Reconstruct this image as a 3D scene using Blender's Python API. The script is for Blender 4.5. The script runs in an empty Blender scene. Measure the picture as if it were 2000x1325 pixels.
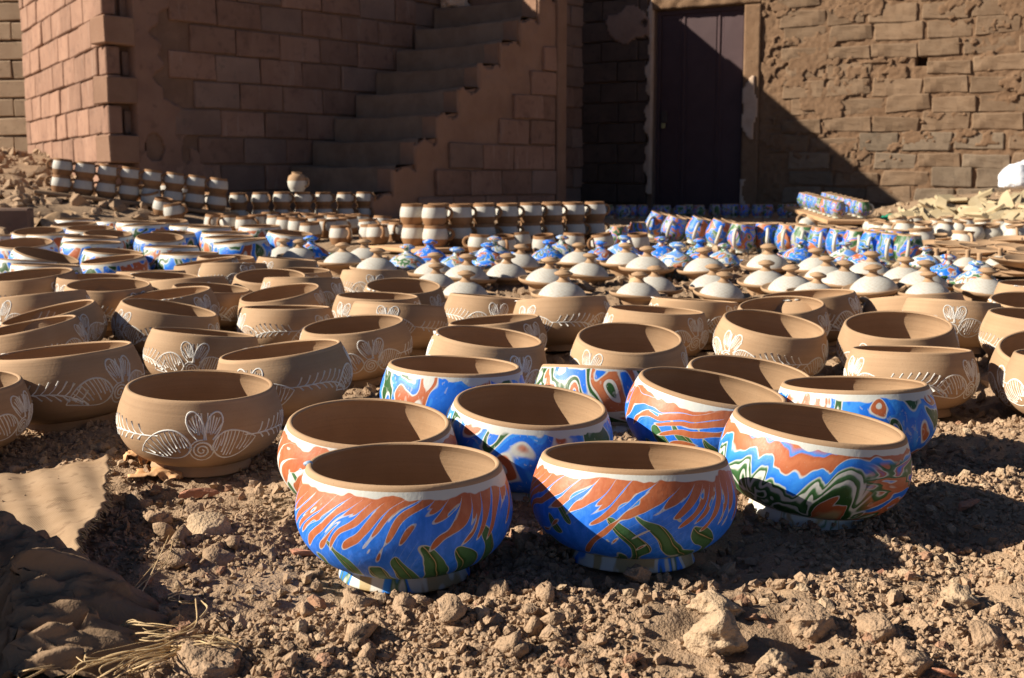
import bpy, bmesh, math, random
import numpy as np
from mathutils import Vector, Matrix

# ------------------------------------------------------------------ camera, sky, sun, exposure
SC = bpy.context.scene
COL = SC.collection
F = 2300.0                                   # focal length in pixels of a 2000 px wide frame
PITCH = math.atan(312 / F)
CAMZ = 0.45
cam_d = bpy.data.cameras.new('camera')
cam = bpy.data.objects.new('camera', cam_d)
COL.objects.link(cam)
cam.location = (0, 0, CAMZ)
cam.rotation_euler = (math.pi / 2 - PITCH, 0, 0)
cam_d.sensor_width = 23.6
cam_d.lens = 23.6 * F / 2000
cam_d.clip_start = 0.02
cam_d.clip_end = 2000
cam_d.dof.use_dof = True
cam_d.dof.focus_distance = 1.45
cam_d.dof.aperture_fstop = 9.5
SC.camera = cam

SUN_AZ, SUN_EL = math.radians(-5), math.radians(29)
SUN = Vector((-math.cos(SUN_AZ) * math.cos(SUN_EL), math.sin(SUN_AZ) * math.cos(SUN_EL), math.sin(SUN_EL)))
world = bpy.data.worlds.new('World')
SC.world = world
world.use_nodes = True
wt = world.node_tree
sky = wt.nodes.new('ShaderNodeTexSky')
sky.sky_type = 'NISHITA'
sky.sun_disc = False
sky.sun_elevation = SUN_EL
sky.sun_rotation = math.atan2(SUN.x, SUN.y)
sky.altitude = 200
sky.air_density = 0.36
sky.dust_density = 0.1
bg = wt.nodes['Background']
bg.inputs['Strength'].default_value = 0.05
wt.links.new(sky.outputs[0], bg.inputs['Color'])
sun_d = bpy.data.lights.new('sun', 'SUN')
sun_d.energy = 5.0
sun_d.angle = math.radians(0.55)
sun_d.color = (1.0, 0.91, 0.77)
sun = bpy.data.objects.new('sun', sun_d)
COL.objects.link(sun)
sun.rotation_euler = (-SUN).to_track_quat('-Z', 'Y').to_euler()
SC.view_settings.view_transform = 'Standard'
SC.view_settings.look = 'None'
SC.view_settings.exposure = 0.88
SC.view_settings.gamma = 1.0
SC.cycles.max_bounces = 4
SC.cycles.diffuse_bounces = 2
SC.cycles.glossy_bounces = 2

# ------------------------------------------------------------------ helpers
rng = np.random.default_rng(7)
random.seed(7)
CAM = np.array([0, 0, CAMZ])
FW = np.array([0, math.cos(PITCH), -math.sin(PITCH)])
UP = np.array([0, math.sin(PITCH), math.cos(PITCH)])
RT = np.array([1.0, 0, 0])


def pix(u, v, t):
    """world point seen at photo pixel u,v at depth t metres"""
    return CAM + t * (RT * (u - 1000) / F + FW + UP * (662.5 - v) / F)


def hash3(ix, iy, iz, seed):
    h = (ix.astype(np.int64) * 374761393 + iy.astype(np.int64) * 668265263 + iz.astype(np.int64) * 2147483647 + seed * 974634777) & 0xffffffff
    h = ((h ^ (h >> 13)) * 1274126177) & 0xffffffff
    h = ((h ^ (h >> 15)) * 2246822519) & 0xffffffff
    return ((h ^ (h >> 16)) & 0xffffff) / float(0xffffff)


def vnoise(p, seed=0):
    """smooth value noise in -1..1 at points p (n,3)"""
    i = np.floor(p)
    f = p - i
    f = f * f * f * (f * (f * 6 - 15) + 10)
    i = i.astype(np.int64)
    x, y, z = i[:, 0], i[:, 1], i[:, 2]
    r = 0
    for dx in (0, 1):
        wx = f[:, 0] if dx else 1 - f[:, 0]
        for dy in (0, 1):
            wy = f[:, 1] if dy else 1 - f[:, 1]
            for dz in (0, 1):
                wz = f[:, 2] if dz else 1 - f[:, 2]
                r = r + wx * wy * wz * hash3(x + dx, y + dy, z + dz, seed)
    return r * 2 - 1


def fbm(p, oct=3, seed=0, gain=.5):
    r, a = 0, 1
    for k in range(oct):
        r = r + a * vnoise(p * 2 ** k + 17.3 * k, seed + k)
        a *= gain
    return r


def mesh(name, verts, faces, smooth=True, mat=None):
    me = bpy.data.meshes.new(name)
    me.from_pydata([tuple(map(float, v)) for v in verts], [], [tuple(map(int, f)) for f in faces])
    if smooth:
        me.polygons.foreach_set('use_smooth', [True] * len(me.polygons))
    if mat is not None:
        me.materials.append(mat)
    me.update()
    return me


def mesh_np(name, verts, tris, smooth=False, mat=None):
    """fast builder, faces an (n,k) index array"""
    me = bpy.data.meshes.new(name)
    n, k = tris.shape
    me.vertices.add(len(verts))
    me.vertices.foreach_set('co', np.ascontiguousarray(verts, dtype=np.float32).ravel())
    me.loops.add(n * k)
    me.loops.foreach_set('vertex_index', np.ascontiguousarray(tris, dtype=np.int32).ravel())
    me.polygons.add(n)
    me.polygons.foreach_set('loop_start', np.arange(0, n * k, k, dtype=np.int32))
    me.polygons.foreach_set('use_smooth', np.full(n, smooth))
    me.update(calc_edges=True)
    if mat is not None:
        me.materials.append(mat)
    return me


def link(name, data, parent=None, loc=None, rz=None):
    o = bpy.data.objects.new(name, data)
    COL.objects.link(o)
    if parent is not None:
        o.parent = parent
    if loc is not None:
        o.location = tuple(map(float, loc))
    if rz is not None:
        o.rotation_euler = (0, 0, rz)
    return o


def tag(o, label, cat, group=None):
    o['label'] = label
    o['category'] = cat
    if group:
        o['group'] = group
    return o


def struct(o, kind='structure'):
    o['kind'] = kind
    return o


def thing(name, label, cat, loc=(0, 0, 0), rz=0, group=None):
    o = link(name, None, None, loc, rz)
    o.empty_display_size = .05
    return tag(o, label, cat, group)


def copy_tree(o, parent=None):
    c = o.copy()
    COL.objects.link(c)
    c.parent = parent
    for ch in o.children:
        copy_tree(ch, c)
    return c


def upright(o, p, n, spin):
    """stand o at p with its z axis along n, turned by spin about it"""
    z = Vector(n).normalized()
    q = Vector((0, 0, 1)).rotation_difference(z)
    o.matrix_world = Matrix.Translation(Vector(p)) @ q.to_matrix().to_4x4() @ Matrix.Rotation(spin, 4, 'Z')


ORD = ['first', 'second', 'third', 'fourth', 'fifth', 'sixth', 'seventh', 'eighth', 'ninth', 'tenth', 'eleventh', 'twelfth', 'thirteenth', 'fourteenth', 'fifteenth', 'sixteenth', 'seventeenth', 'eighteenth', 'nineteenth', 'twentieth']


def ordn(i):
    return ORD[i] if i < len(ORD) else '%dth' % (i + 1)


def lathe(name, prof, n=64, mat=None, smooth=True):
    V, Fc, rings = [], [], []
    for r, z in prof:
        if r < 1e-6:
            rings.append([len(V)])
            V.append((0, 0, z))
        else:
            b = len(V)
            for k in range(n):
                a = 2 * math.pi * k / n
                V.append((r * math.cos(a), r * math.sin(a), z))
            rings.append(list(range(b, b + n)))
    for A, B in zip(rings, rings[1:]):
        for k in range(n):
            k2 = (k + 1) % n
            if len(A) == 1 and len(B) == 1:
                continue
            if len(A) == 1:
                Fc.append((A[0], B[k2], B[k]))
            elif len(B) == 1:
                Fc.append((A[k], A[k2], B[0]))
            else:
                Fc.append((A[k], A[k2], B[k2], B[k]))
    return mesh(name, V, Fc, smooth, mat)


def smoothprof(pts, m=4):
    """Catmull-Rom through profile points"""
    P = np.array([pts[0]] + list(pts) + [pts[-1]], float)
    out = []
    for i in range(1, len(P) - 2):
        for k in range(m):
            t = k / m
            a, b, c, d = P[i - 1], P[i], P[i + 1], P[i + 2]
            out.append(.5 * (2 * b + (c - a) * t + (2 * a - 5 * b + 4 * c - d) * t * t + (3 * b - a - 3 * c + d) * t ** 3))
    out.append(P[-2])
    return [(max(float(r), 0), float(z)) for r, z in out]


def tube(path, rad, sides=8, closed_ends=True):
    """tube along path; rad scalar or list; returns verts, faces"""
    path = [Vector(p) for p in path]
    n = len(path)
    R = rad if hasattr(rad, '__len__') else [rad] * n
    V, Fc = [], []
    ref = Vector((0, 0, 1))
    d0 = (path[1] - path[0]).normalized()
    if abs(d0.dot(ref)) > .9:
        ref = Vector((1, 0, 0))
    side = d0.cross(ref).normalized()
    for i, p in enumerate(path):
        d = (path[min(i + 1, n - 1)] - path[max(i - 1, 0)]).normalized()
        side = (side - d * side.dot(d)).normalized()
        up = side.cross(d)
        for k in range(sides):
            a = 2 * math.pi * k / sides
            V.append(p + (side * math.cos(a) + up * math.sin(a)) * R[i])
    for i in range(n - 1):
        for k in range(sides):
            k2 = (k + 1) % sides
            Fc.append((i * sides + k, i * sides + k2, (i + 1) * sides + k2, (i + 1) * sides + k))
    if closed_ends:
        Fc.append(tuple(range(sides - 1, -1, -1)))
        Fc.append(tuple((n - 1) * sides + k for k in range(sides)))
    return V, Fc


# ------------------------------------------------------------------ node materials
class NT:
    def __init__(s, name, rough=.8, spec=.3):
        s.m = bpy.data.materials.new(name)
        s.m.use_nodes = True
        s.t = s.m.node_tree
        s.b = s.t.nodes['Principled BSDF']
        s.b.inputs['Roughness'].default_value = rough
        s.b.inputs['Specular IOR Level'].default_value = spec

    def node(s, typ, **kw):
        n = s.t.nodes.new(typ)
        for k, v in kw.items():
            setattr(n, k, v)
        return n

    def put(s, sock, v):
        if hasattr(v, 'node'):
            s.t.links.new(v, sock)
        else:
            if sock.type == 'RGBA' and len(v) == 3:
                v = (*v, 1)
            sock.default_value = v

    def math(s, op, a, b=None, c=None, clamp=False):
        n = s.node('ShaderNodeMath', operation=op, use_clamp=clamp)
        for i, v in enumerate((a, b, c)):
            if v is not None:
                s.put(n.inputs[i], v)
        return n.outputs[0]

    def coord(s, kind='Object'):
        return s.node('ShaderNodeTexCoord').outputs[kind]

    def sep(s, v):
        n = s.node('ShaderNodeSeparateXYZ')
        s.put(n.inputs[0], v)
        return n.outputs

    def scale(s, v, sc):
        n = s.node('ShaderNodeMapping')
        s.put(n.inputs[0], v)
        n.inputs['Scale'].default_value = sc
        return n.outputs[0]

    def noise(s, vec, scale, detail=2, rough=.5, dist=0, w=None, out=0):
        n = s.node('ShaderNodeTexNoise')
        if w is not None:
            n.noise_dimensions = '4D'
            s.put(n.inputs['W'], w)
        s.put(n.inputs['Vector'], vec)
        n.inputs['Scale'].default_value = scale
        n.inputs['Detail'].default_value = detail
        n.inputs['Roughness'].default_value = rough
        n.inputs['Distortion'].default_value = dist
        return n.outputs[out]

    def ramp(s, fac, stops, interp='LINEAR'):
        n = s.node('ShaderNodeValToRGB')
        n.color_ramp.interpolation = interp
        e = n.color_ramp.elements
        while len(e) > 1:
            e.remove(e[-1])
        e[0].position = stops[0][0]
        e[0].color = (*stops[0][1], 1)
        for p, c in stops[1:]:
            x = e.new(p)
            x.color = (*c, 1)
        s.put(n.inputs[0], fac)
        return n.outputs[0]

    def mix(s, fac, a, b, mode='MIX'):
        n = s.node('ShaderNodeMix', data_type='RGBA', blend_type=mode)
        s.put(n.inputs[0], fac)
        s.put(n.inputs[6], a)
        s.put(n.inputs[7], b)
        return n.outputs[2]

    def step(s, x, lo, hi):
        n = s.node('ShaderNodeMapRange', interpolation_type='SMOOTHSTEP')
        s.put(n.inputs[0], x)
        n.inputs[1].default_value = lo
        n.inputs[2].default_value = hi
        return n.outputs[0]

    def bump(s, h, dist, strength=1.0, nrm=None):
        n = s.node('ShaderNodeBump')
        n.inputs['Strength'].default_value = strength
        n.inputs['Distance'].default_value = dist
        s.put(n.inputs['Height'], h)
        if nrm is not None:
            s.put(n.inputs['Normal'], nrm)
        return n.outputs[0]

    def finish(s, color, nrm=None, rough=None):
        s.put(s.b.inputs['Base Color'], color)
        if nrm is not None:
            s.put(s.b.inputs['Normal'], nrm)
        if rough is not None:
            s.put(s.b.inputs['Roughness'], rough)
        return s.m


def rnd(nt):
    return nt.node('ShaderNodeObjectInfo').outputs['Random']


def clay_mat(name, c1, c2, tint=.12):
    n = NT(name, .82, .25)
    co = n.coord()
    r = rnd(n)
    w = n.math('MULTIPLY', r, 40)
    f = n.noise(co, 14, 3, .55, 0, w)
    col = n.mix(n.step(f, .3, .7), c1, c2)
    rings = n.noise(n.scale(co, (3, 3, 260)), 1, 2, .6, 0, w)
    col = n.mix(n.math('MULTIPLY', n.step(rings, .35, .75), .28), col, tuple(x * .72 for x in c1))
    bright = n.math('MULTIPLY_ADD', r, tint * 2, 1 - tint)
    blot = n.noise(co, 7, 2, .5, .6, n.math('ADD', w, 5))
    col = n.mix(n.math('MULTIPLY', n.step(blot, .52, .72), .38), col, tuple(x * y for x, y in zip(c1, (.78, .70, .62))))
    hsv = n.node('ShaderNodeHueSaturation')
    n.put(hsv.inputs['Value'], bright)
    n.put(hsv.inputs['Color'], col)
    sp = n.noise(co, 420, 2, .6)
    col = n.mix(n.math('MULTIPLY', n.step(sp, .62, .72), .35), hsv.outputs[0], tuple(x * .55 for x in c1))
    b1 = n.bump(rings, .0006, .7)
    b2 = n.bump(n.noise(co, 260, 3, .6), .0004, .6, b1)
    return n.finish(col, b2)


CLAY = clay_mat('bisque_clay', (.39, .246, .140), (.44, .286, .168))
CLAY_IN = CLAY
CLAY_MUG = clay_mat('mug_clay', (.26, .135, .062), (.31, .17, .085))
CLAY_RED = clay_mat('red_clay', (.45, .17, .09), (.5, .22, .12))


def plain_mat(name, c1, c2, sc=20, rough=.8, bump=.001, bsc=60, dark=None):
    n = NT(name, rough, .25)
    co = n.coord()
    w = n.math('MULTIPLY', rnd(n), 30)
    f = n.noise(co, sc, 3, .6, .3, w)
    col = n.mix(n.step(f, .3, .7), c1, c2)
    if dark:
        g = n.noise(co, sc * 3.3, 2, .65, .2, w)
        col = n.mix(n.math('MULTIPLY', n.step(g, .55, .72), .7), col, dark)
    hsv = n.node('ShaderNodeHueSaturation')
    n.put(hsv.inputs['Value'], n.math('MULTIPLY_ADD', rnd(n), .3, .85))
    n.put(hsv.inputs['Color'], col)
    return n.finish(hsv.outputs[0], n.bump(n.noise(co, bsc, 3, .65, 0, w), bump))


SLIP = plain_mat('white_slip', (.62, .60, .56), (.70, .685, .65), 60, .55, .0002, 300)
WHITE_GLAZE = plain_mat('white_glaze', (.50, .47, .40), (.58, .55, .48), 25, .45, .0004, 90)

BLUE, BLUE2 = (.014, .165, .74), (.04, .27, .82)
BLUE3 = (.12, .29, .72)
RUST, RUST2 = (.44, .115, .04), (.50, .16, .065)
GREEN, GREEN2 = (.022, .085, .018), (.06, .16, .06)
PALE, CREAM = (.60, .60, .55), (.42, .31, .15)


DULL = (.34, .34, .29)


def marble_finish(n, col, co):
    sp = n.noise(co, 350, 3, .7)
    col = n.mix(n.math('MULTIPLY', n.step(sp, .66, .74), .25), col, (.7, .7, .66))
    return n.finish(col, n.bump(n.noise(co, 180, 3, .6), .0005, .7), n.math('MULTIPLY_ADD', sp, .2, .38))


def marble_feather(name, seed, tw=.95, z0=.85, amp=.46, N=20, gtw=-.9, gz=.12, gamp=.50, gN=9, top=.90, under=None):
    """combed slip: rust plumes hanging from a white collar over blue, green flames rising from the foot"""
    n = NT(name, .45, .35)
    under = under or BLUE
    co = n.coord()
    x, y, zz = n.sep(co)
    z = n.math('DIVIDE', zz, .1236)
    th = n.math('ARCTAN2', x, n.math('MULTIPLY', y, -1))
    bend = n.noise(co, 8, 1, .5, 0, seed + 2.2)
    low = n.noise(n.scale(co, (1, 1, .4)), 15, 1, .5, 0, seed + 3.1)
    mid = n.noise(n.scale(co, (1, 1, .5)), 34, 1, .5, 0, seed + 5.7)

    def comb(k, num, ph, jit, sharp):
        """0..1 plume reach over the twisted angle, cusped between the plumes"""
        sl = n.math('MULTIPLY', n.math('POWER', n.math('MAXIMUM', z, .01), 1.3), n.math('MULTIPLY_ADD', bend, k * 1.8, k * .1))
        a = n.math('ADD', n.math('MULTIPLY', n.math('SUBTRACT', th, sl), num), ph)
        a = n.math('ADD', a, n.math('MULTIPLY_ADD', low, jit * 2, -jit))
        a = n.math('ADD', a, n.math('MULTIPLY_ADD', mid, 1.6, -.8))
        return n.math('POWER', n.math('ABSOLUTE', n.math('SINE', a)), sharp), a
    c1, ph1 = comb(tw, N, seed, 3.0, .75)
    c1b, ph1b = comb(tw * 1.15, N * .63, seed + 1.1, 2.0, .9)
    var = n.math('MULTIPLY_ADD', n.noise(co, 26, 1, .5, 0, seed + 8), 1.6, -.15)
    reach = n.math('MULTIPLY', n.math('MULTIPLY', c1, n.math('MULTIPLY_ADD', c1b, .6, .4)), var)
    wv = n.math('MULTIPLY_ADD', low, .44, -.22)
    zb = n.math('ADD', n.math('MULTIPLY_ADD', reach, -amp * 1.35, z0 + .08), wv)
    d1 = n.math('SUBTRACT', z, zb)
    streak = n.noise(n.scale(co, (1, 1, .5)), 120, 3, .6, 0, seed + 9)
    blue = n.mix(n.step(streak, .35, .75), under, tuple(min(1, q * 1.25 + .03) for q in under))
    thin = n.math('ABSOLUTE', n.math('SINE', n.math('MULTIPLY', ph1, 1.7)))
    blue = n.mix(n.math('MULTIPLY', n.step(thin, .10, .03), n.math('MULTIPLY', n.step(mid, .5, .6), .5)), blue, (.30, .44, .72))
    # green flames from below
    c2, ph2 = comb(gtw, gN, seed + 2, 2.5, 1.6)
    gate = n.step(n.noise(co, 17, 1, .5, 0, seed + 4), .40, .62)
    zg = n.math('ADD', n.math('MULTIPLY', n.math('MULTIPLY', c2, gamp), gate), gz)
    d2 = n.math('SUBTRACT', zg, z)
    vein = n.math('ABSOLUTE', n.math('SINE', n.math('MULTIPLY', ph2, 2.3)))
    grn = n.mix(n.step(vein, .25, .8), GREEN, GREEN2)
    grn = n.mix(n.step(vein, .14, .06), grn, CREAM)
    col = n.mix(n.step(d2, -.045, -.028), blue, (.46, .48, .40))
    col = n.mix(n.step(d2, -.014, .0), col, grn)
    # cream and streaked drips around the foot
    lowz = n.math('ADD', z, n.math('MULTIPLY_ADD', n.noise(co, 30, 2, .5, 0, seed), .12, -.06))
    drip = n.ramp(n.noise(n.scale(co, (1, 1, .05)), 32, 2, .5, 0, seed + 6), [(0, CREAM), (.44, CREAM), (.47, PALE), (.54, PALE), (.56, BLUE2), (.59, BLUE), (.61, GREEN2), (.64, PALE), (.8, CREAM)])
    col = n.mix(n.step(lowz, .16, .12), col, drip)
    # rust plumes with a pale outline, thin blue tongues caught inside
    rst = n.mix(n.step(streak, .35, .7), RUST, RUST2)
    tz2 = n.math('ABSOLUTE', n.math('SUBTRACT', z, n.math('MULTIPLY_ADD', low, .3, .55)))
    tong = n.math('SUBTRACT', n.math('MULTIPLY', n.math('ABSOLUTE', n.math('COSINE', n.math('MULTIPLY', ph1b, 1.0))), n.step(mid, .45, .62)), n.math('MULTIPLY', tz2, 2.2))
    rst = n.mix(n.math('MULTIPLY', n.step(tong, .66, .70), .8), rst, (.56, .54, .48))
    rst = n.mix(n.step(tong, .74, .78), rst, BLUE2)
    vein1 = n.math('ABSOLUTE', n.math('SINE', n.math('MULTIPLY', ph1, .5)))
    rst = n.mix(n.math('MULTIPLY', n.step(vein1, .05, .01), n.math('MULTIPLY', n.step(low, .42, .6), .7)), rst, (.55, .40, .30))
    rim1 = n.math('MULTIPLY', n.step(d1, -.052, -.038), n.math('MULTIPLY_ADD', n.step(mid, .35, .65), .3, .7))
    col = n.mix(rim1, col, (.60, .57, .50))
    col = n.mix(n.step(d1, -.016, -.004), col, rst)
    tz = n.math('ADD', z, n.math('MULTIPLY_ADD', n.noise(co, 20, 2, .5, .6, seed + 11), .26, -.13))
    col = n.mix(n.step(tz, top - .005, top + .005), col, PALE)
    return marble_finish(n, col, co)


def marble_bands(name, seed, freq=15, amp=.75, tw=-.3):
    """layered slip dragged into zigzags: rust, blue, then green and white folds"""
    n = NT(name, .45, .35)
    co = n.coord()
    z = n.math('DIVIDE', n.sep(co)[2], .1236)
    r = n.node('ShaderNodeVectorRotate', rotation_type='Z_AXIS')
    n.put(r.inputs['Vector'], co)
    n.put(r.inputs['Angle'], n.math('MULTIPLY', z, tw))
    p = n.scale(r.outputs[0], (1, 1, .25))
    a = n.noise(p, freq * 2.2, 1.5, .45, .5, seed)
    b = n.noise(p, freq * .6, 1, .5, .3, seed + 4)
    reach = n.math('MULTIPLY', n.math('SUBTRACT', 1.02, z), 1.6, clamp=True)
    off = n.math('ADD', n.math('MULTIPLY', n.math('MULTIPLY_ADD', a, 2 * amp, -amp), reach), n.math('MULTIPLY_ADD', b, .5, -.25))
    t = n.math('ADD', z, off)
    st = [(0, CREAM), (.12, RUST), (.20, RUST), (.215, PALE), (.23, GREEN), (.34, GREEN), (.37, GREEN2), (.40, PALE), (.44, PALE), (.455, GREEN), (.52, GREEN2), (.55, PALE), (.60, PALE), (.615, GREEN), (.64, GREEN2), (.665, (.5, .55, .5)), (.685, BLUE), (.79, BLUE2), (.802, PALE), (.815, RUST), (.90, RUST2), (.94, RUST), (.955, BLUE2), (1, RUST2)]
    col = n.ramp(t, st)
    # one side is drawn out into rust and blue streaks
    side = n.step(n.math('ADD', n.sep(co)[0], n.math('MULTIPLY_ADD', b, .1, -.05)), .055, .075)
    p3 = n.scale(r.outputs[0], (.4, .4, 1.5))
    sw = n.ramp(n.noise(p3, 26, 1.5, .5, 1.0, seed + 8), [(0, BLUE), (.38, BLUE), (.40, PALE), (.42, RUST), (.5, RUST2), (.52, GREEN), (.56, GREEN2), (.58, PALE), (.60, RUST), (.66, BLUE)])
    col = n.mix(n.math('MULTIPLY', side, n.step(z, .86, .80)), col, sw)
    tz = n.math('ADD', z, n.math('MULTIPLY_ADD', n.noise(co, 22, 2, .5, .6, seed + 11), .20, -.10))
    col = n.mix(n.step(tz, .895, .905), col, PALE)
    drip = n.ramp(n.noise(n.scale(co, (1, 1, .05)), 38, 2, .5, 0, seed + 6), [(0, PALE), (.5, PALE), (.53, CREAM), (.56, PALE), (.6, GREEN2), (.63, PALE)])
    col = n.mix(n.step(z, .19, .15), col, drip)
    return marble_finish(n, col, co)


def marble_swirl(name, seed, sc=13.0, dist=1.3, zs=.75, zg=.0, top=.9, height=.1236, order=0, perobj=False, zoff=0.0):
    """poured slip: nested pools of rust, blue, green and white"""
    n = NT(name, .45, .35)
    co = n.coord()
    if perobj:
        w = n.math('MULTIPLY_ADD', rnd(n), 50, seed)
    else:
        w = n.math('ADD', 0, seed)
    z = n.math('DIVIDE', n.sep(co)[2], height)
    wx = n.noise(n.scale(co, (1, 1, .6)), sc * .55, 2, .5, .5, n.math('ADD', w, 7.7), 1)
    warp = n.node('ShaderNodeVectorMath', operation='MULTIPLY_ADD')
    n.put(warp.inputs[0], wx)
    warp.inputs[1].default_value = (.10, .10, .06)
    n.put(warp.inputs[2], co)
    p = n.scale(warp.outputs[0], (1, 1, zs))
    f = n.noise(p, sc, 1.0, .4, dist, w)
    f = n.math('MULTIPLY_ADD', n.math('SUBTRACT', z, .5), zg, f)
    seqs = [[PALE, RUST, PALE, BLUE, BLUE2, PALE, GREEN, PALE, BLUE],
            [GREEN, PALE, GREEN2, PALE, BLUE, BLUE2, PALE, RUST, RUST2],
            [PALE, BLUE, PALE, GREEN, PALE, RUST, RUST2, PALE, BLUE],
            [PALE, BLUE3, BLUE3, PALE, GREEN2, PALE, RUST2, PALE, BLUE3],
            [RUST, RUST2, DULL, BLUE, BLUE, DULL, GREEN2, DULL, BLUE],
            [GREEN, GREEN2, DULL, DULL, BLUE, BLUE, RUST2, DULL, GREEN]]
    q = seqs[order]
    pos = [.0, .34, .425, .445, .51, .555, .575, .645, .665]
    stops = []
    for i, (a, c) in enumerate(zip(pos, q)):
        if i:
            stops.append((a - .006, q[i - 1]))
        stops.append((a + .006 if i else 0, c))
    col = n.ramp(f, stops)
    st = n.noise(p, sc * 5, 2, .5, 2.0, w)
    col = n.mix(n.math('MULTIPLY', n.step(st, .61, .64), .35), col, PALE)
    tz = n.math('ADD', z, n.math('MULTIPLY_ADD', n.noise(co, 24, 2, .5, .5, n.math('ADD', w, 3)), .26, -.13))
    col = n.mix(n.step(tz, top - .008, top + .008), col, PALE)
    drip = n.ramp(n.noise(n.scale(co, (1, 1, .05)), 45, 2, .5, 0, w), [(0, PALE), (.42, PALE), (.47, CREAM), (.52, PALE), (.57, GREEN2), (.62, PALE)])
    col = n.mix(n.step(z, .19, .13), col, drip)
    return marble_finish(n, col, co)


def net_mat(name, k=9.0, cells=18, perm=.10):
    """white slip scored with a net of crossing tan lines"""
    n = NT(name, .6, .3)
    co = n.coord()
    x, y, z = n.sep(co)
    th = n.math('ARCTAN2', y, x)
    rr = n.math('SQRT', n.math('ADD', n.math('MULTIPLY', x, x), n.math('MULTIPLY', y, y)))
    s = n.math('MULTIPLY', n.math('SUBTRACT', z, rr), 1)
    wv = n.math('MULTIPLY_ADD', n.noise(co, 45, 2, .5, 0, n.math('MULTIPLY', rnd(n), 20)), 1.6, -.8)
    ln = None
    for sg in (1, -1):
        ph = n.math('ADD', n.math('ADD', n.math('MULTIPLY', th, cells / 2), n.math('MULTIPLY', s, sg * k * cells)), wv)
        a = n.math('ABSOLUTE', n.math('SINE', ph))
        m = n.step(a, .17, .06)
        ln = m if ln is None else n.math('MAXIMUM', ln, m)
    base = n.mix(n.noise(co, 40, 3), (.46, .44, .39), (.56, .54, .49))
    brk = n.step(n.noise(co, 90, 2), .35, .55)
    col = n.mix(n.math('MULTIPLY', n.math('MULTIPLY', ln, brk), .75), base, (.36, .24, .14))
    return n.finish(col, n.bump(ln, .0005, .5))


def soil_mat(name, c, var=.35, scale=1.0):
    n = NT(name, .95, .15)
    co = n.coord()
    c = np.array(c)
    a = n.noise(co, 3.5 * scale, 2, .6)
    b = n.noise(co, 60 * scale, 3, .65)
    e = n.noise(co, 260 * scale, 2, .65)
    col = n.mix(n.step(a, .3, .7), tuple(c * (1 - var * .5)), tuple(c * (1 + var * .35)))
    col = n.mix(n.math('MULTIPLY', n.step(b, .48, .72), .55), col, tuple(c * np.array([1.12, 1.18, 1.3])))
    col = n.mix(n.math('MULTIPLY', n.step(e, .5, .7), .45), col, tuple(c * np.array([.62, .55, .5])))
    h = n.math('ADD', n.math('MULTIPLY', b, 1.0), n.math('MULTIPLY', e, .45))
    return n.finish(col, n.bump(h, .006, .9))


SOIL = soil_mat('dry_soil', (.345, .235, .148))
SOIL_CLOD = soil_mat('soil_clod', (.37, .252, .16), .4)
SOIL_PALE = soil_mat('pale_clod', (.43, .31, .20), .3)
SOIL_RED = soil_mat('reddish_clod', (.35, .20, .125), .3)

def block_mat(name, c1, c2, dark, pale):
    n = NT(name, .92, .2)
    co = n.coord()
    r = rnd(n)
    w = n.math('MULTIPLY', r, 30)
    col = n.mix(n.step(n.noise(co, 4, 3, .6, .3, w), .3, .7), c1, c2)
    col = n.mix(n.math('MULTIPLY', n.step(n.noise(co, 14, 3, .6, .2, w), .5, .72), .65), col, dark)
    col = n.mix(n.math('MULTIPLY', n.step(n.noise(n.scale(co, (16, 16, 2.2)), 1, 3, .6, .5, w), .56, .74), .55), col, pale)
    hsv = n.node('ShaderNodeHueSaturation')
    n.put(hsv.inputs['Value'], n.math('MULTIPLY_ADD', r, .36, .82))
    n.put(hsv.inputs['Color'], col)
    h = n.math('ADD', n.noise(co, 90, 3, .65, 0, w), n.math('MULTIPLY', n.noise(co, 11, 2, .5, 0, w), 1.6))
    return n.finish(hsv.outputs[0], n.bump(h, .004))


BLOCK_PINK = block_mat('pink_cement_block', (.245, .138, .094), (.30, .175, .12), (.16, .092, .066), (.37, .26, .20))
BLOCK_PINK0 = plain_mat('pink_cement_block_smear', (.245, .138, .094), (.30, .175, .12), 3.2, .92, .003, 90, (.17, .098, .07))
BLOCK_GREY = plain_mat('grey_cement_block', (.215, .135, .10), (.265, .17, .125), 5, .92, .003, 90, (.17, .12, .09))
BLOCK_TAN = plain_mat('tan_block', (.35, .24, .155), (.41, .29, .19), 6, .92, .003, 80, (.25, .18, .11))
MORTAR = plain_mat('dark_mortar', (.17, .10, .065), (.22, .13, .085), 8, .95, .006, 50)
PLASTER = plain_mat('mud_plaster', (.235, .132, .084), (.285, .168, .11), 4, .93, .004, 40, (.24, .14, .085))
PLASTER_PALE = plain_mat('pale_plaster', (.50, .36, .26), (.58, .44, .34), 8, .9, .003, 50)
ADOBE = plain_mat('adobe_brick', (.185, .118, .071), (.225, .150, .094), 7, .95, .006, 120, (.15, .092, .054))
ADOBE_GREY = plain_mat('greyed_adobe_brick', (.18, .130, .088), (.215, .16, .11), 7, .95, .006, 120, (.13, .10, .07))
ADOBE_MUD = plain_mat('adobe_mud', (.168, .098, .055), (.205, .125, .073), 9, .96, .008, 110, (.12, .075, .045))
STEP_MAT = plain_mat('worn_cement_step', (.20, .130, .085), (.26, .175, .118), 6, .93, .004, 60)
DOOR_MAT = plain_mat('brown_painted_steel', (.060, .034, .036), (.072, .042, .044), 6, .55, .0004, 30)
SHADE_BLOCK = plain_mat('shade_darkened_block', (.085, .058, .045), (.12, .08, .06), 5, .95, .003, 90, (.06, .04, .032))  # block colour darkened to hold the deep shade of the recess by the door
DARK_METAL = plain_mat('dark_metal', (.05, .04, .035), (.08, .06, .05), 20, .5, .0004, 60)
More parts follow.
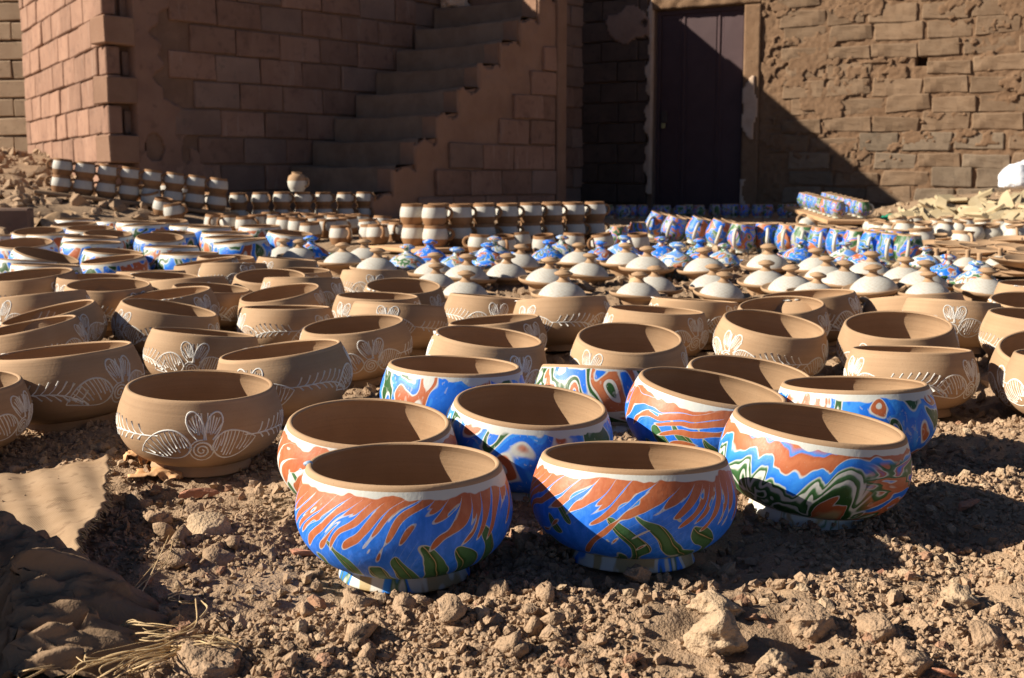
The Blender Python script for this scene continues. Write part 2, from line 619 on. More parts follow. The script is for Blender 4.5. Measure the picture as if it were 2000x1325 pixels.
BRASS = plain_mat('old_brass', (.35, .30, .12), (.4, .34, .16), 20, .45, .0003, 60)
BOARD = plain_mat('clay_board', (.42, .25, .13), (.50, .31, .17), 9, .9, .002, 60)
WOOD = plain_mat('weathered_plank', (.23, .15, .09), (.30, .20, .12), 9, .9, .002, 60)
SHARD = plain_mat('cream_tile_shard', (.40, .31, .18), (.47, .38, .24), 9, .85, .001, 90)
PLASTIC = plain_mat('white_plastic', (.62, .64, .68), (.72, .74, .78), 9, .4, .002, 30)
GREENP = plain_mat('green_plastic', (.02, .25, .14), (.03, .32, .2), 9, .35, .001, 30)
REDP = plain_mat('red_plastic', (.5, .05, .03), (.6, .1, .05), 9, .5, .001, 30)
ORANGE_PAPER = plain_mat('orange_paper', (.55, .28, .12), (.62, .38, .2), 30, .7, .001, 90)
STRAW = plain_mat('dry_straw', (.52, .36, .18), (.62, .45, .25), 15, .7, .0005, 90)
CLOTH = plain_mat('dusty_sacking', (.27, .175, .105), (.34, .225, .14), 10, .95, .002, 120, (.21, .13, .08))


def burlap_mat():
    n = NT('burlap', .95, .1)
    co = n.coord()
    x, y, z = n.sep(co)
    wob = n.noise(co, 30, 2)
    a = n.math('SINE', n.math('MULTIPLY_ADD', wob, 3, n.math('MULTIPLY', x, 2500)))
    b = n.math('SINE', n.math('MULTIPLY_ADD', wob, 3, n.math('MULTIPLY', y, 3000)))
    h = n.math('ADD', a, b)
    col = n.mix(n.step(n.noise(co, 18, 4, .6), .3, .7), (.36, .24, .145), (.45, .31, .195))
    col = n.mix(n.math('MULTIPLY', n.step(h, .2, -1.2), .35), col, (.2, .125, .07))
    col = n.mix(n.math('MULTIPLY', n.step(n.noise(co, 45, 4, .65), .52, .66), .6), col, (.22, .14, .085))
    return n.finish(col, n.bump(h, .0004, .5))


BURLAP = burlap_mat()

# ------------------------------------------------------------------ layout of the bowls (measured rims -> positions on the ground)
W = 0.24                                      # bowl diameter
# u, v, rim width px, rim ellipse ratio, rim slope, spin of the decoration
CLAY_B = [
 (392,748,282,.22,1.5,15,'clay bowl with white flower beside the burlap, foremost clay bowl on the left'),
 (123,684,257,.09,-4,-58,'large clay bowl with white fern sprig at the left edge, behind the burlap'),
 (-100,742,265,.2,0,-35,'clay bowl cut off by the left edge, fern on its right side'),
 (50,634,190,.1,-10,-30,'clay bowl leaning up to the right at the left edge, just behind the fern bowl'),
 (93,607,180,.12,-13,50,'steeply tilted clay bowl with spiral flower at its right end, near the left edge'),
 (70,578,185,-.02,-4,-20,'clay bowl turned rim away at the left edge behind two tilted bowls'),
 (55,534,165,.12,-5,-60,'clay bowl at the left edge in front of the marbled bowls, long fern on it'),
 (187,541,145,.1,1,-40,'clay bowl half hidden behind a wide open one, left field'),
 (212,558,158,.17,0,-62,'level clay bowl with wide dark opening, left field, fern low on its right'),
 (295,531,130,.02,0,20,'clay bowl showing only its thin rim, left field before the marbled bowls'),
 (322,537,131,.12,3,70,'small looking clay bowl behind two crossing rims, left field'),
 (365,546,145,-.02,-3,35,'clay bowl tipped away from view, left field, flower at its right end'),
 (414,562,146,.13,5,-50,'clay bowl sloping down right with fern, between two tilted bowls'),
 (326,574,168,.12,-7,60,'clay bowl sloping up to the right directly behind the flower bowl tilted right'),
 (332,598,182,.14,10.5,-42,'clay bowl tilted down to the right, big spiral flower on its left side'),
 (400,650,200,.06,6.5,4,'clay bowl with centred spiral flower and heart petals, behind the foremost clay bowl'),
 (548,683,236,.12,-6.5,-20,'clay bowl rising to the right with heart flower and leaf, beside the red scrap'),
 (546,570,155,.18,-9,75,'open clay bowl leaning left behind a level fern bowl, left of centre'),
 (560,601,170,.05,1,-62,'level clay bowl with fern and leaf facing the camera, left of centre'),
 (690,633,197,.18,-5,22,'clay bowl with spiral flower on its right half, left of centre'),
 (528,540,137,.22,0,-50,'round open clay bowl with white leaf on its left, before the lids'),
 (585,530,120,.1,1,30,'clay bowl peeking from behind a round open one, before the white lids'),
 (591,544,147,-.02,1,-55,'clay bowl tipped away with fern at its right, left of centre'),
 (442,502,108,.1,2,20,'clay bowl touching the marbled bowls, rear edge of the clay field'),
 (401,511,118,.06,-8,-40,'clay bowl sloping up right against the marbled bowls, rear of the clay field'),
 (457,516,122,-.02,1,35,'clay bowl tipped away beside a dotted one, rear of the clay field'),
 (562,506,112,.03,5,-30,'clay bowl sloping down right just left of the white lids'),
 (1230,659,205,.3,2,72,'wide open clay bowl with plain front, behind the middle marbled bowls'),
 (955,660,210,.19,6.5,34,'clay bowl tilted right with hatched flower at its right, centre'),
 (965,625,178,.1,-5,48,'clay bowl leaning left behind the hatched flower bowl, centre'),
 (958,580,160,.02,5,10,'clay bowl with leaf and heart petals in front of the lids, centre'),
 (1096,585,174,-.03,-3,-50,'clay bowl tipped away with long fern, in front of the lids, centre'),
 (738,577,158,.1,2,-45,'clay bowl behind the heart flower bowl, left of centre'),
 (780,591,174,-.02,4,-10,'clay bowl tipped away with heart flower centred on its front'),
 (788,556,146,.22,1,55,'round open clay bowl with dark inside in front of the white lids'),
 (732,529,126,-.01,1,5,'clay bowl tipped away right below the leftmost white lids'),
 (1283,603,183,.08,3,-78,'clay bowl with fern at its right end, right of centre'),
 (1358,583,166,.02,3,45,'clay bowl tipped down right behind a fern bowl, below the lids'),
 (1512,632,198,.24,8.5,-58,'clay bowl tilted right with fern in front and flower on its left'),
 (1526,597,165,.22,-3,50,'open clay bowl right behind the tilted fern bowl, right field'),
 (1577,574,180,.1,-5,-70,'dark sided clay bowl rising to the right below the lids, right field'),
 (1754,636,203,.28,0,75,'wide open clay bowl with lit inside, right field'),
 (1780,679,225,.06,-1,42,'clay bowl with fern left and spiral flower right, foremost on the right'),
 (1783,577,178,-.03,-6,8,'clay bowl tipped away with large heart flower, right field below the lids'),
 (1862,588,172,-.02,2,-20,'shaded clay bowl with spiral, half hidden behind the wide open one on the right'),
 (2040,612,205,.12,3,-30,'clay bowl cut by the right edge with leaf and heart petals'),
 (2032,588,185,.2,2,30,'clay bowl cut by the right edge, behind another with leaf'),
 (2078,682,242,.35,0,-75,'open clay bowl cut by the right edge, nearest pair, the rear one'),
 (2115,695,250,.1,0,-60,'clay bowl cut by the right edge, nearest pair, the front one'),
 (2022,555,135,.1,0,-20,'clay bowl at the right edge below the piled clay plates'),
]
MARB_B = [
 (790,908,375,.235,.5,0,'feather0','marbled bowl with rust plumes over blue, front left of the two foremost'),
 (1238,886,356,.16,.5,0,'feather1','marbled bowl with rust plumes and a shadow across it, right of the two foremost'),
 (1601,820,330,.2,6.5,0,'swirlA','tilted marbled bowl with green and white zigzag, rightmost of the front three'),
 (722,817,314,.3,2,0,'feather2','marbled bowl directly behind the front left one, white and rust at its left'),
 (1037,785,300,.27,4,0,'swirlB','wide open marbled bowl in the middle behind the two foremost'),
 (888,710,258,.14,2.5,0,'swirlC','marbled bowl with green pools ringed in blue and rust, centre left of the painted group'),
 (1172,713,226,-.02,2,0,'swirlD','marbled bowl tipped away, rust patch on top left, centre of the painted group'),
 (1393,750,288,.2,9.5,0,'feather3','marbled bowl tilted right with thin rust waves, between the front right pair'),
 (1467,722,240,.25,7,0,'swirlB','marbled bowl showing mostly its bare clay inside, rear right of the painted group'),
 (1668,749,273,.11,-2,0,'swirlE','marbled bowl with blue pool and dark green swirl, far right of the painted group'),
]
FAR_B = [(74,450,92,.17,-3),(144,437,85,.1,-3),(147,428,74,.05,0),(177,446,87,.14,0),(211,455,91,.16,2),(47,472,106,.19,-2),(105,457,98,.02,0),(178,464,101,.06,2),(181,472,107,.05,1),(92,498,122,.17,14),(222,489,110,.1,5),(220,505,120,.1,-6),(48,507,117,0,5),(90,518,124,.03,3),(313,463,90,.2,2),(338,455,82,.1,2),(335,480,100,.04,1),(370,494,108,.05,0),(283,439,82,.04,-3),(268,432,76,.05,0),(225,431,74,0,0),(330,432,72,.12,0),(372,439,78,.04,0),(409,444,80,.05,0),(440,455,88,.06,0),(447,461,95,.06,-1),(470,471,102,.05,-5.5),(568,454,86,.12,5),(508,441,78,.08,0),(8,460,84,.02,3)]
RIMK, HK = .89, .515


def bowl_pose(b, t):
    u, v, w, rho, sl = b[:5]
    c = pix(u, v, t)
    d = (c - CAM) / np.linalg.norm(c - CAM)
    R = np.cross(d, [0, 0, 1]); R /= np.linalg.norm(R)
    U = np.cross(R, d)
    a = math.radians(sl)
    n = -rho * d + math.sqrt(1 - rho * rho) * (math.sin(a) * R + math.cos(a) * U)
    k = t * w / (F * RIMK * W)
    return c - n * HK * W * k, n, k


ALLB = CLAY_B + MARB_B + FAR_B
T0 = np.array([F * RIMK * W / b[2] for b in ALLB])
T = T0.copy()


def zplane(y):
    return .022 + .012 * np.clip(y - 1.2, 0, 6)


for it in range(260):                        # settle depths: bowls stand on a nearly even ground and do not run into each other
    P = np.array([bowl_pose(b, t)[0] for b, t in zip(ALLB, T)])
    K = T / T0
    D = np.linalg.norm(P[:, None, :2] - P[None, :, :2], axis=2) + np.eye(len(P)) * 9
    need = (K[:, None] + K[None, :]) * W * .5 * 1.0
    step = np.zeros(len(T))
    for i, j in zip(*np.where(D < need)):
        if i < j:
            gap = need[i, j] - D[i, j]
            a, b = (i, j) if ALLB[i][1] < ALLB[j][1] else (j, i)
            step[a] += gap * .25
            step[b] -= gap * .25
    step += (P[:, 2] - zplane(P[:, 1])) * .25            # too high above the ground: push back
    step += (T0 - T) * .04
    T = np.clip(T + step, T0 * .90, T0 * 1.10)
POSE = [bowl_pose(b, t) for b, t in zip(ALLB, T)]

# ------------------------------------------------------------------ the ground
FX = np.array([p[0][0] for p in POSE]); FY = np.array([p[0][1] for p in POSE]); FZ = np.array([p[0][2] for p in POSE])
FNX = np.array([-p[1][0] / p[1][2] for p in POSE]) * .8
FNY = np.array([-p[1][1] / p[1][2] for p in POSE]) * .8
ctrl = []


def cp(u, v, t, s=.45):
    p = pix(u, v, t)
    ctrl.append((p[0], p[1], p[2], s))


for x, y, z, s in [(-1.4,.6,.02,.4),(0,.6,0,.4),(1.4,.6,.01,.4),(-.5,1.0,.012,.15),(0,1.05,.008,.2),(.5,1.05,.012,.2),(.9,1.3,.02,.3),(-1.2,1.2,.03,.3),(-.75,1.2,.02,.2),
                   (.6,4,.055,.4),(1.4,4,.055,.4),(0,4.4,.06,.4),(.2,5,.075,.4),(1.0,5,.075,.4),(2,4.5,.06,.5),(-.3,5.8,.09,.4),(.6,6,.09,.4),(1.6,5.6,.085,.5),(2.6,5.5,.08,.5),(1.8,6.6,.09,.5),(3,7,.10,.5),
                   (-.6,7,.12,.5),(.4,7.4,.11,.5),(1.4,8.2,.10,.5),(2.2,9.3,.09,.6),(1.2,10.5,.08,.6),(2.6,10.5,.09,.6),(.4,9.4,.16,.5),(-.6,8.6,.2,.5),(-1.3,8.0,.2,.4),(-1.5,7.3,.14,.3),(-1.0,10,.25,.5),
                   (3,8.4,.16,.35),(3.3,9.2,.28,.35),(3.6,9.9,.42,.4),(4.3,9.2,.42,.5),(4.2,8.2,.25,.5),(4.6,9.9,.5,.5),
                   (-1.9,7.3,.17,.3),(-2.2,7.5,.25,.35),(-2.75,7.35,.34,.35),(-3.1,7.2,.38,.4),(-2.5,8.0,.36,.4),(-2.9,8.6,.47,.5),(-3.6,8.4,.5,.5),(-3.9,9.4,.66,.5),(-4.4,10.6,.88,.7),(-5.4,11,.95,.9),(-4.0,7.6,.45,.5),(-3.1,6.6,.22,.4),(-2.9,6.0,.13,.4),(-3.6,6.2,.2,.5),
                   (-2.6,5,.09,.5),(-2.4,4,.07,.5),(-2.0,3,.05,.5),(-1.8,2.2,.04,.5),(-1.7,1.5,.04,.5),(1.7,1.6,.02,.5),(1.8,2.4,.03,.5),(2.2,3.2,.04,.6),
                   (-9,4,.2,3),(-9,12,.9,3),(9,4,.1,3),(9,10,.4,3),(0,-4,0,3),(0,20,.3,4),(-20,30,.5,12),(20,30,.4,12),(-20,-20,0,12),(20,-20,0,12),(60,60,0,40),(-60,60,0,40),(60,-60,0,40),(-60,-60,0,40)]:
    ctrl.append((x, y, z, s))
CT = np.array(ctrl)


def ground_z(x, y):
    x = np.atleast_1d(np.asarray(x, float)); y = np.atleast_1d(np.asarray(y, float))
    num = np.zeros(x.shape); den = np.zeros(x.shape) + 1e-30
    for i in range(len(FX)):
        dx, dy = x - FX[i], y - FY[i]
        r2 = dx * dx + dy * dy
        s = .085 if i < 60 else .14
        w = np.exp(-r2 / (2 * s * s)) + 2e-3 * np.exp(-r2 / (2 * .35 ** 2))
        lim = np.clip(r2, 0, .04) / (r2 + 1e-9)
        num += w * (FZ[i] + (dx * FNX[i] + dy * FNY[i]) * lim); den += w
    for cx, cy, cz, s in CT:
        r2 = (x - cx) ** 2 + (y - cy) ** 2
        w = 2e-3 * np.exp(-r2 / (2 * s * s)) + 1e-9 / (1 + (r2 / (s * s)) ** 2)
        num += w * cz; den += w
    return num / den


def foot_mask(x, y):
    m = np.ones(np.shape(x))
    for i in range(len(FX)):
        r2 = (x - FX[i]) ** 2 + (y - FY[i]) ** 2
        m = m * (1 - np.exp(-(r2 / .085 ** 2) ** 2))
    return m


def rough_z(x, y):
    p = np.stack([x, y, np.zeros_like(x)], 1)
    near = np.clip(1.6 - (y - 2.2) * .15, .6, 1)
    return (fbm(p * 9, 3, 3) * .010 + (np.abs(fbm(p * 34, 3, 11)) * -.008 + .003) + fbm(p * 110, 2, 23) * .0022) * near


FNp = np.stack([FX, FY], 1)
FS = np.array([.085 if i < 60 else .14 for i in range(len(FX))])


def gz(x, y):
    dx, dy = x - FX, y - FY
    r2 = dx * dx + dy * dy
    w = np.exp(-r2 / (2 * FS * FS)) + 2e-3 * np.exp(-r2 / (2 * .35 ** 2))
    lim = np.clip(r2, 0, .04) / (r2 + 1e-9)
    num = (w * (FZ + (dx * FNX + dy * FNY) * lim)).sum()
    den = w.sum() + 1e-30
    q2 = (x - CT[:, 0]) ** 2 + (y - CT[:, 1]) ** 2
    s2 = CT[:, 3] ** 2
    w = 2e-3 * np.exp(-q2 / (2 * s2)) + 1e-9 / (1 + (q2 / s2) ** 2)
    return float((num + (w * CT[:, 2]).sum()) / (den + w.sum()))


def graded(lo, dlo, dhi, hi, fine, grow=1.13):
    a = list(np.arange(dlo, dhi, fine))
    s, p = fine, dhi
    while p < hi:
        a.append(p); s *= grow; p += s
    s, p = fine, dlo - fine * grow
    b = []
    while p > lo:
        b.append(p); s *= grow; p -= s
    return np.array(b[::-1] + a)


xs = graded(-160, -.95, 1.0, 160, .0075, 1.035)
ys = graded(-160, .95, 2.1, 260, .0075, 1.022)
GX, GY = np.meshgrid(xs, ys)
gx, gy = GX.ravel(), GY.ravel()
gzv = ground_z(gx, gy)
mk = foot_mask(gx, gy)
gzv = gzv + rough_z(gx, gy) * (.15 + .85 * mk) - .004 * (1 - mk)
nx, ny = len(xs), len(ys)
ii = (np.arange(ny - 1)[:, None] * nx + np.arange(nx - 1)[None, :]).ravel()
quads = np.stack([ii, ii + 1, ii + nx + 1, ii + nx], 1)
ground = struct(link('ground', mesh_np('ground', np.stack([gx, gy, gzv], 1), quads, True, SOIL)))
print('ground verts', len(gx))

# ------------------------------------------------------------------ crumbs and clods of soil
_cl = {}


def ico(sub):
    bm = bmesh.new()
    bmesh.ops.create_icosphere(bm, subdivisions=sub, radius=1)
    v = np.array([x.co[:] for x in bm.verts]); bm.verts.index_update()
    f = np.array([[y.index for y in x.verts] for x in bm.faces])
    bm.free()
    return v, f


def clod_shape(sub, seed, amp=.55, flat=.78):
    v, f = ico(sub)
    d = fbm(v * 1.4 + seed * 7.1, 2, seed) * amp + fbm(v * 3.2 + seed, 2, seed + 50) * amp * .5
    v = v * (1 + d)[:, None]
    for k in range(2):                       # knock facets off
        a = vnoise(np.array([[seed * 3.3 + k, k * 2.7, 1.5], [k * 1.9, seed * 2.1, 4.4], [seed, k, 9.9]]) * 1.37, k)
        a = a / (np.linalg.norm(a) + 1e-6)
        h = v @ a - .62
        v = v - np.clip(h, 0, None)[:, None] * a[None] * .9
    v[:, 2] *= flat
    return v, f


def scatter(name, pts, sizes, sub, nvar, mat, kind='stuff', smooth=False, sink=.25, z=None):
    shapes = [clod_shape(sub, 3 + i * 5 + sub * 100) for i in range(nvar)]
    VV, FF, off = [], [], 0
    pick = rng.integers(0, nvar, len(pts))
    zz = ground_z(pts[:, 0], pts[:, 1]) + rough_z(pts[:, 0], pts[:, 1]) if z is None else z
    for i in range(nvar):
        sel = np.where(pick == i)[0]
        if not len(sel):
            continue
        v, f = shapes[i]
        k = len(sel)
        q = rng.normal(size=(k, 4)); q[:, 1:3] *= .5
        q /= np.linalg.norm(q, axis=1)[:, None]
        w_, x_, y_, z_ = q.T
        Rm = np.stack([1 - 2 * (y_ * y_ + z_ * z_), 2 * (x_ * y_ - z_ * w_), 2 * (x_ * z_ + y_ * w_), 2 * (x_ * y_ + z_ * w_), 1 - 2 * (x_ * x_ + z_ * z_), 2 * (y_ * z_ - x_ * w_), 2 * (x_ * z_ - y_ * w_), 2 * (y_ * z_ + x_ * w_), 1 - 2 * (x_ * x_ + y_ * y_)], 1).reshape(k, 3, 3)
        asp = np.stack([rng.uniform(.75, 1.35, k), rng.uniform(.75, 1.2, k), rng.uniform(.65, 1.0, k)], 1)
        P = np.einsum('kij,kvj->kvi', Rm, v[None] * asp[:, None]) * sizes[sel][:, None, None]
        c = np.stack([pts[sel, 0], pts[sel, 1], zz[sel] + sizes[sel] * (.5 - sink)], 1)
        P = P + c[:, None]
        VV.append(P.reshape(-1, 3))
        FF.append((f[None] + (np.arange(k) * len(v))[:, None, None]).reshape(-1, 3) + off)
        off += k * len(v)
    o = link(name, mesh_np(name, np.concatenate(VV), np.concatenate(FF), smooth, mat))
    o['kind'] = kind
    return o


def field(n, y0, y1, pw=1.0):
    """points in the view wedge between two depths"""
    u = rng.uniform(0, 1, n) ** pw
    y = y0 + (y1 - y0) * u
    x = rng.uniform(-.56, .56, n) * (y + .2)
    return np.stack([x, y], 1)


def keep(p, r=.078):
    m = np.ones(len(p), bool)
    for i in range(len(FX)):
        m &= (p[:, 0] - FX[i]) ** 2 + (p[:, 1] - FY[i]) ** 2 > r * r
    return p[m]


def patchy(p, sc, lo, seed):
    q = np.concatenate([p * sc, np.zeros((len(p), 1))], 1)
    return p[fbm(q, 2, seed) + rng.normal(0, .25, len(p)) > lo]


p = keep(patchy(field(60000, .88, 1.95), 5, -.3, 5), .074)
o = scatter('soil_crumbs', p, rng.uniform(.0016, .0044, len(p)), 0, 14, SOIL_CLOD, sink=.3)
tag(o, 'fine dry soil crumbs over the foreground ground', 'soil')
p = keep(patchy(field(13000, .88, 2.6), 4, -.2, 6), .078)
o = scatter('small_soil_clods', p, .0034 + .0055 * rng.uniform(0, 1, len(p)) ** 2.5, 1, 24, SOIL_CLOD, smooth=False)
tag(o, 'small brown soil clods strewn over the foreground ground', 'soil')
p = keep(patchy(field(700, .88, 2.3), 3, -.1, 9), .095)
o = scatter('soil_clods', p, .008 + .010 * rng.uniform(0, 1, len(p)) ** 2, 2, 14, SOIL_CLOD, smooth=True)
tag(o, 'thumb sized soil clods strewn over the foreground ground', 'soil')
p = keep(patchy(field(1700, .88, 2.4), 3, -.1, 8), .085)
o = scatter('pale_soil_clods', p, .004 + .009 * rng.uniform(0, 1, len(p)) ** 2.5, 1, 12, SOIL_PALE)
tag(o, 'pale dusty clods mixed into the foreground soil', 'soil')
p = keep(field(420, .88, 2.4), .085)
o = scatter('reddish_soil_clods', p, .004 + .007 * rng.uniform(0, 1, len(p)) ** 2, 1, 10, SOIL_RED)
tag(o, 'reddish clods mixed into the foreground soil', 'soil')
p = keep(field(5200, 2.1, 5.6), .085)
o = scatter('rear_soil_clods', p, .006 + .016 * rng.uniform(0, 1, len(p)) ** 3, 1, 12, SOIL_CLOD)
tag(o, 'soil clods between the bowls and lids further back', 'soil')
p = np.stack([rng.uniform(-5.2, -1.7, 2600), rng.uniform(5.9, 10.8, 2600)], 1)
p = p[(p[:, 0] < -1.9 - (p[:, 1] - 6) * .25)]
o = scatter('rubble', p, .010 + .06 * rng.uniform(0, 1, len(p)) ** 4, 1, 12, SOIL_CLOD)
tag(o, 'earth rubble on the bank below the sunlit walls, far left', 'rubble')
p = np.stack([rng.uniform(.2, 4.6, 1800), rng.uniform(4.2, 10.0, 1800)], 1)
o = scatter('rear_right_soil_clods', keep(p, .1), .008 + .02 * rng.uniform(0, 1, len(keep(p, .1))) ** 3, 1, 12, SOIL_PALE)
tag(o, 'pale clods on the ground towards the back wall', 'soil')

# ------------------------------------------------------------------ walls, stairs, door
def block_mesh(L, H, D, seed, bev=.008, jit=.0055, mat=None, cuts=0, rough=0):
    """chamfered, slightly worn block: x 0..L, z 0..H, y 0..D with its face towards -y"""
    bm = bmesh.new()
    bmesh.ops.create_cube(bm, size=1)
    for v in bm.verts:
        v.co = Vector(((v.co.x + .5) * L, (v.co.y + .5) * D, (v.co.z + .5) * H))
    rr = random.Random(seed)
    for v in bm.verts:
        v.co += Vector((rr.uniform(-jit, jit), 0 if v.co.y > D / 2 else rr.uniform(-jit, jit) * .6, rr.uniform(-jit, jit)))
    bmesh.ops.bevel(bm, geom=bm.edges[:], offset=bev, segments=1, affect='EDGES')
    if cuts:
        front = [f for f in bm.faces if f.normal.y < -.5 or len(f.verts) == 4]
        bmesh.ops.subdivide_edges(bm, edges=bm.edges[:], cuts=cuts, use_grid_fill=True)
    V = np.array([v.co[:] for v in bm.verts])
    if rough:
        q = V + seed * 3.7
        d = fbm(q * 14, 3, seed) * rough
        d2 = fbm(q * 5 + 9, 2, seed + 9) * rough
        V[:, 1] += (d + d2) * (V[:, 1] < D * .6)
        V[:, 0] += fbm(q * 11 + 4, 2, seed + 3) * rough * .8
        V[:, 2] += fbm(q * 11 + 31, 2, seed + 5) * rough * .6
        for v, c in zip(bm.verts, V):
            v.co = c
    me = bpy.data.meshes.new('block')
    bm.to_mesh(me)
    bm.free()
    if mat:
        me.materials.append(mat)
    return me


def box(name, x0, x1, y0, y1, z0, z1, mat, parent=None, bev=.006):
    bm = bmesh.new()
    bmesh.ops.create_cube(bm, size=1)
    for v in bm.verts:
        v.co = Vector((x0 if v.co.x < 0 else x1, y0 if v.co.y < 0 else y1, z0 if v.co.z < 0 else z1))
    if bev:
        bmesh.ops.bevel(bm, geom=bm.edges[:], offset=bev, segments=1, affect='EDGES')
    me = bpy.data.meshes.new(name)
    bm.to_mesh(me); bm.free()
    me.materials.append(mat)
    return link(name, me, parent)


def rough_panel(name, L, H, step, amp, seed, mat, parent=None, y=0, x0=0, z0=0, outline=None, sc=9, back=.25):
    """lumpy wall surface towards -y, with optional keep(x,z) mask"""
    xs_ = np.linspace(x0, x0 + L, int(L / step) + 1); zs_ = np.linspace(z0, z0 + H, int(H / step) + 1)
    X, Z = np.meshgrid(xs_, zs_)
    x, z = X.ravel(), Z.ravel()
    p = np.stack([x, z, np.full_like(x, seed * 1.7)], 1)
    yy = y - (fbm(p * sc, 4, seed, .55) * amp)
    n_, m_ = len(xs_), len(zs_)
    i = (np.arange(m_ - 1)[:, None] * n_ + np.arange(n_ - 1)[None]).ravel()
    q = np.stack([i, i + 1, i + n_ + 1, i + n_], 1)
    if outline is not None:
        cx, cz = x[q].mean(1), z[q].mean(1)
        try:
            k = outline(cx, cz)
        except (TypeError, ValueError):
            k = np.array([outline(a, b) for a, b in zip(cx, cz)])
        q = q[k]
    V = np.stack([x, yy, z], 1)
    me = mesh_np(name, V, q, True, mat)
    bm = bmesh.new(); bm.from_mesh(me)
    bmesh.ops.delete(bm, geom=[v for v in bm.verts if not v.link_faces], context='VERTS')
    ed = [e for e in bm.edges if len(e.link_faces) == 1]
    ex = bmesh.ops.extrude_edge_only(bm, edges=ed)
    for g in ex['geom']:
        if isinstance(g, bmesh.types.BMVert):
            g.co.y = y + back
    bm.to_mesh(me); bm.free()
    return link(name, me, parent)


BLK = {}


def block_var(mat, L, k, H=.197, D=.10):
    key = (mat.name, round(L, 2), k, H)
    if key not in BLK:
        BLK[key] = block_mesh(L, H, D, hash(key[1:]) % 999 + k, mat=mat)
    return BLK[key]


def lay_blocks(root, x0, x1, z0, z1, mats, pitch=.41, course=.205, name='block', H=.195, yj=.007, ok=None, y=0):
    r, k = 0, 0
    z = z0
    rr = random.Random(int(abs(x1 * 100)) + len(root.children))
    while z < z1 - .05:
        x = x0 - (pitch * .5 if r % 2 else 0) - rr.uniform(0, .06)
        while x < x1 - .03:
            a, b = max(x, x0), min(x + pitch - .010 + rr.uniform(-.004, .003), x1)
            if b - a > .06 and (ok is None or ok((a + b) / 2, z + .1, a, b)):
                L = pitch - .007
                full = b - a > L - .01
                Lq = L if full else max(.08, round((b - a) / .04) * .04)
                o = link(name, block_var(rr.choice(mats), Lq, rr.randint(0, 3), H), root, (a, y + rr.uniform(-yj, yj), z + rr.uniform(-.003, .003)))
                o.rotation_euler = (0, rr.uniform(-.006, .006), rr.uniform(-.01, .01))
                k += 1
            x += pitch
        z += course
        r += 1
    return k


def frame(name, label, cat, o, d):
    return thing(name, label, cat, (o[0], o[1], 0), math.atan2(d[1], d[0]))


# main block wall beside the stairs: runs away to the right, all in shade
C0 = np.array([-2.83, 8.4]); DM = np.array([.66, .75]); DM /= np.linalg.norm(DM); NM = np.array([DM[1], -DM[0]])
mw = frame('block_wall', 'tall shaded block wall of pink cement blocks running back beside the stairs', 'wall', C0, DM)
box('wall_core', .30, 6.2, .022, .40, -.2, 2.66, MORTAR, mw, 0)
lay_blocks(mw, .34, 3.0, .16, 2.7, [BLOCK_PINK, BLOCK_PINK, BLOCK_PINK, BLOCK_GREY], ok=lambda x, z, a, b: not (a < .38 and z > .42 and z < 2.4))
lay_blocks(mw, 3.0, 6.1, .16, 2.7, [BLOCK_PINK, BLOCK_GREY])
# smeared plaster near the corner, with two holes broken through it
def plas(x, z):
    e = .60 + .20 * math.sin(z * 3.1 + .5) + .05 * math.sin(z * 15.3) + .03 * math.sin(z * 41)
    if z < .40 + .03 * math.sin(x * 22) or x > e:
        return False
    if (x - .36) ** 2 / .0064 + (z - .68) ** 2 / .0100 < 1:
        return False
    if (x - .62) ** 2 / .0016 + (z - .64) ** 2 / .006 < 1:
        return False
    return True
rough_panel('plaster_patch', .90, 2.2, .014, .006, 5, BLOCK_PINK0, mw, y=.000, x0=.22, z0=.36, outline=plas, sc=7, back=.10)
# toothed corner: alternate long and short blocks, hollow ends in between
for k in range(12):
    z = .16 + k * .205
    if k == 0:
        link('block', block_var(BLOCK_PINK, .36, 1, .19, .2), mw, (.0, -.03, z)); continue
    if k % 2 == 0:
        link('block', block_var(PLASTER, .24, k % 3, .19, .2), mw, (-.01, -.015, z))
    else:
        link('block', block_var(BLOCK_GREY, .12, k % 3, .17, .2), mw, (.17, .08, z))
for k in range(12):
    pass

# sunlit return of that wall, leading left
C1 = np.array([-4.55, 11.2]); DL = C0 - C1; LL = np.linalg.norm(DL); DL /= LL
lw = frame('sunlit_block_wall', 'sunlit pink block wall leading back from the corner, far left', 'wall', C1, DL)
box('wall_core', 0, LL - .16, .022, .40, -.2, 2.66, MORTAR, lw, 0)
lay_blocks(lw, 0, LL - .04, .16, 2.7, [BLOCK_PINK], pitch=.41)
# wall of smaller tan blocks behind, at the left edge
bw = frame('tan_block_wall', 'pale tan block wall at the upper left edge, behind the sunlit corner', 'wall', (-7.6, 12.2), (1, -.12))
box('wall_core', -.6, 3.6, .06, .40, .3, 3.4, MORTAR, bw, 0)
lay_blocks(bw, -.6, 3.55, .70, 3.4, [BLOCK_TAN], pitch=.33, course=.185, H=.168)
# building behind so that the walls are a house, not screens
box_o = box('roof_slab', 0, 6.2, .40, 1.4, 2.45, 2.64, PLASTER, mw, 0)

# stairs up along the main wall
S0 = C0 + NM * .05
st = frame('staircase', 'dark worn staircase climbing to the right between two block walls', 'stairs', S0 + NM * 1.0, DM)
RISE, RUN = .20, .235
base_s, base_z = 1.32, .16


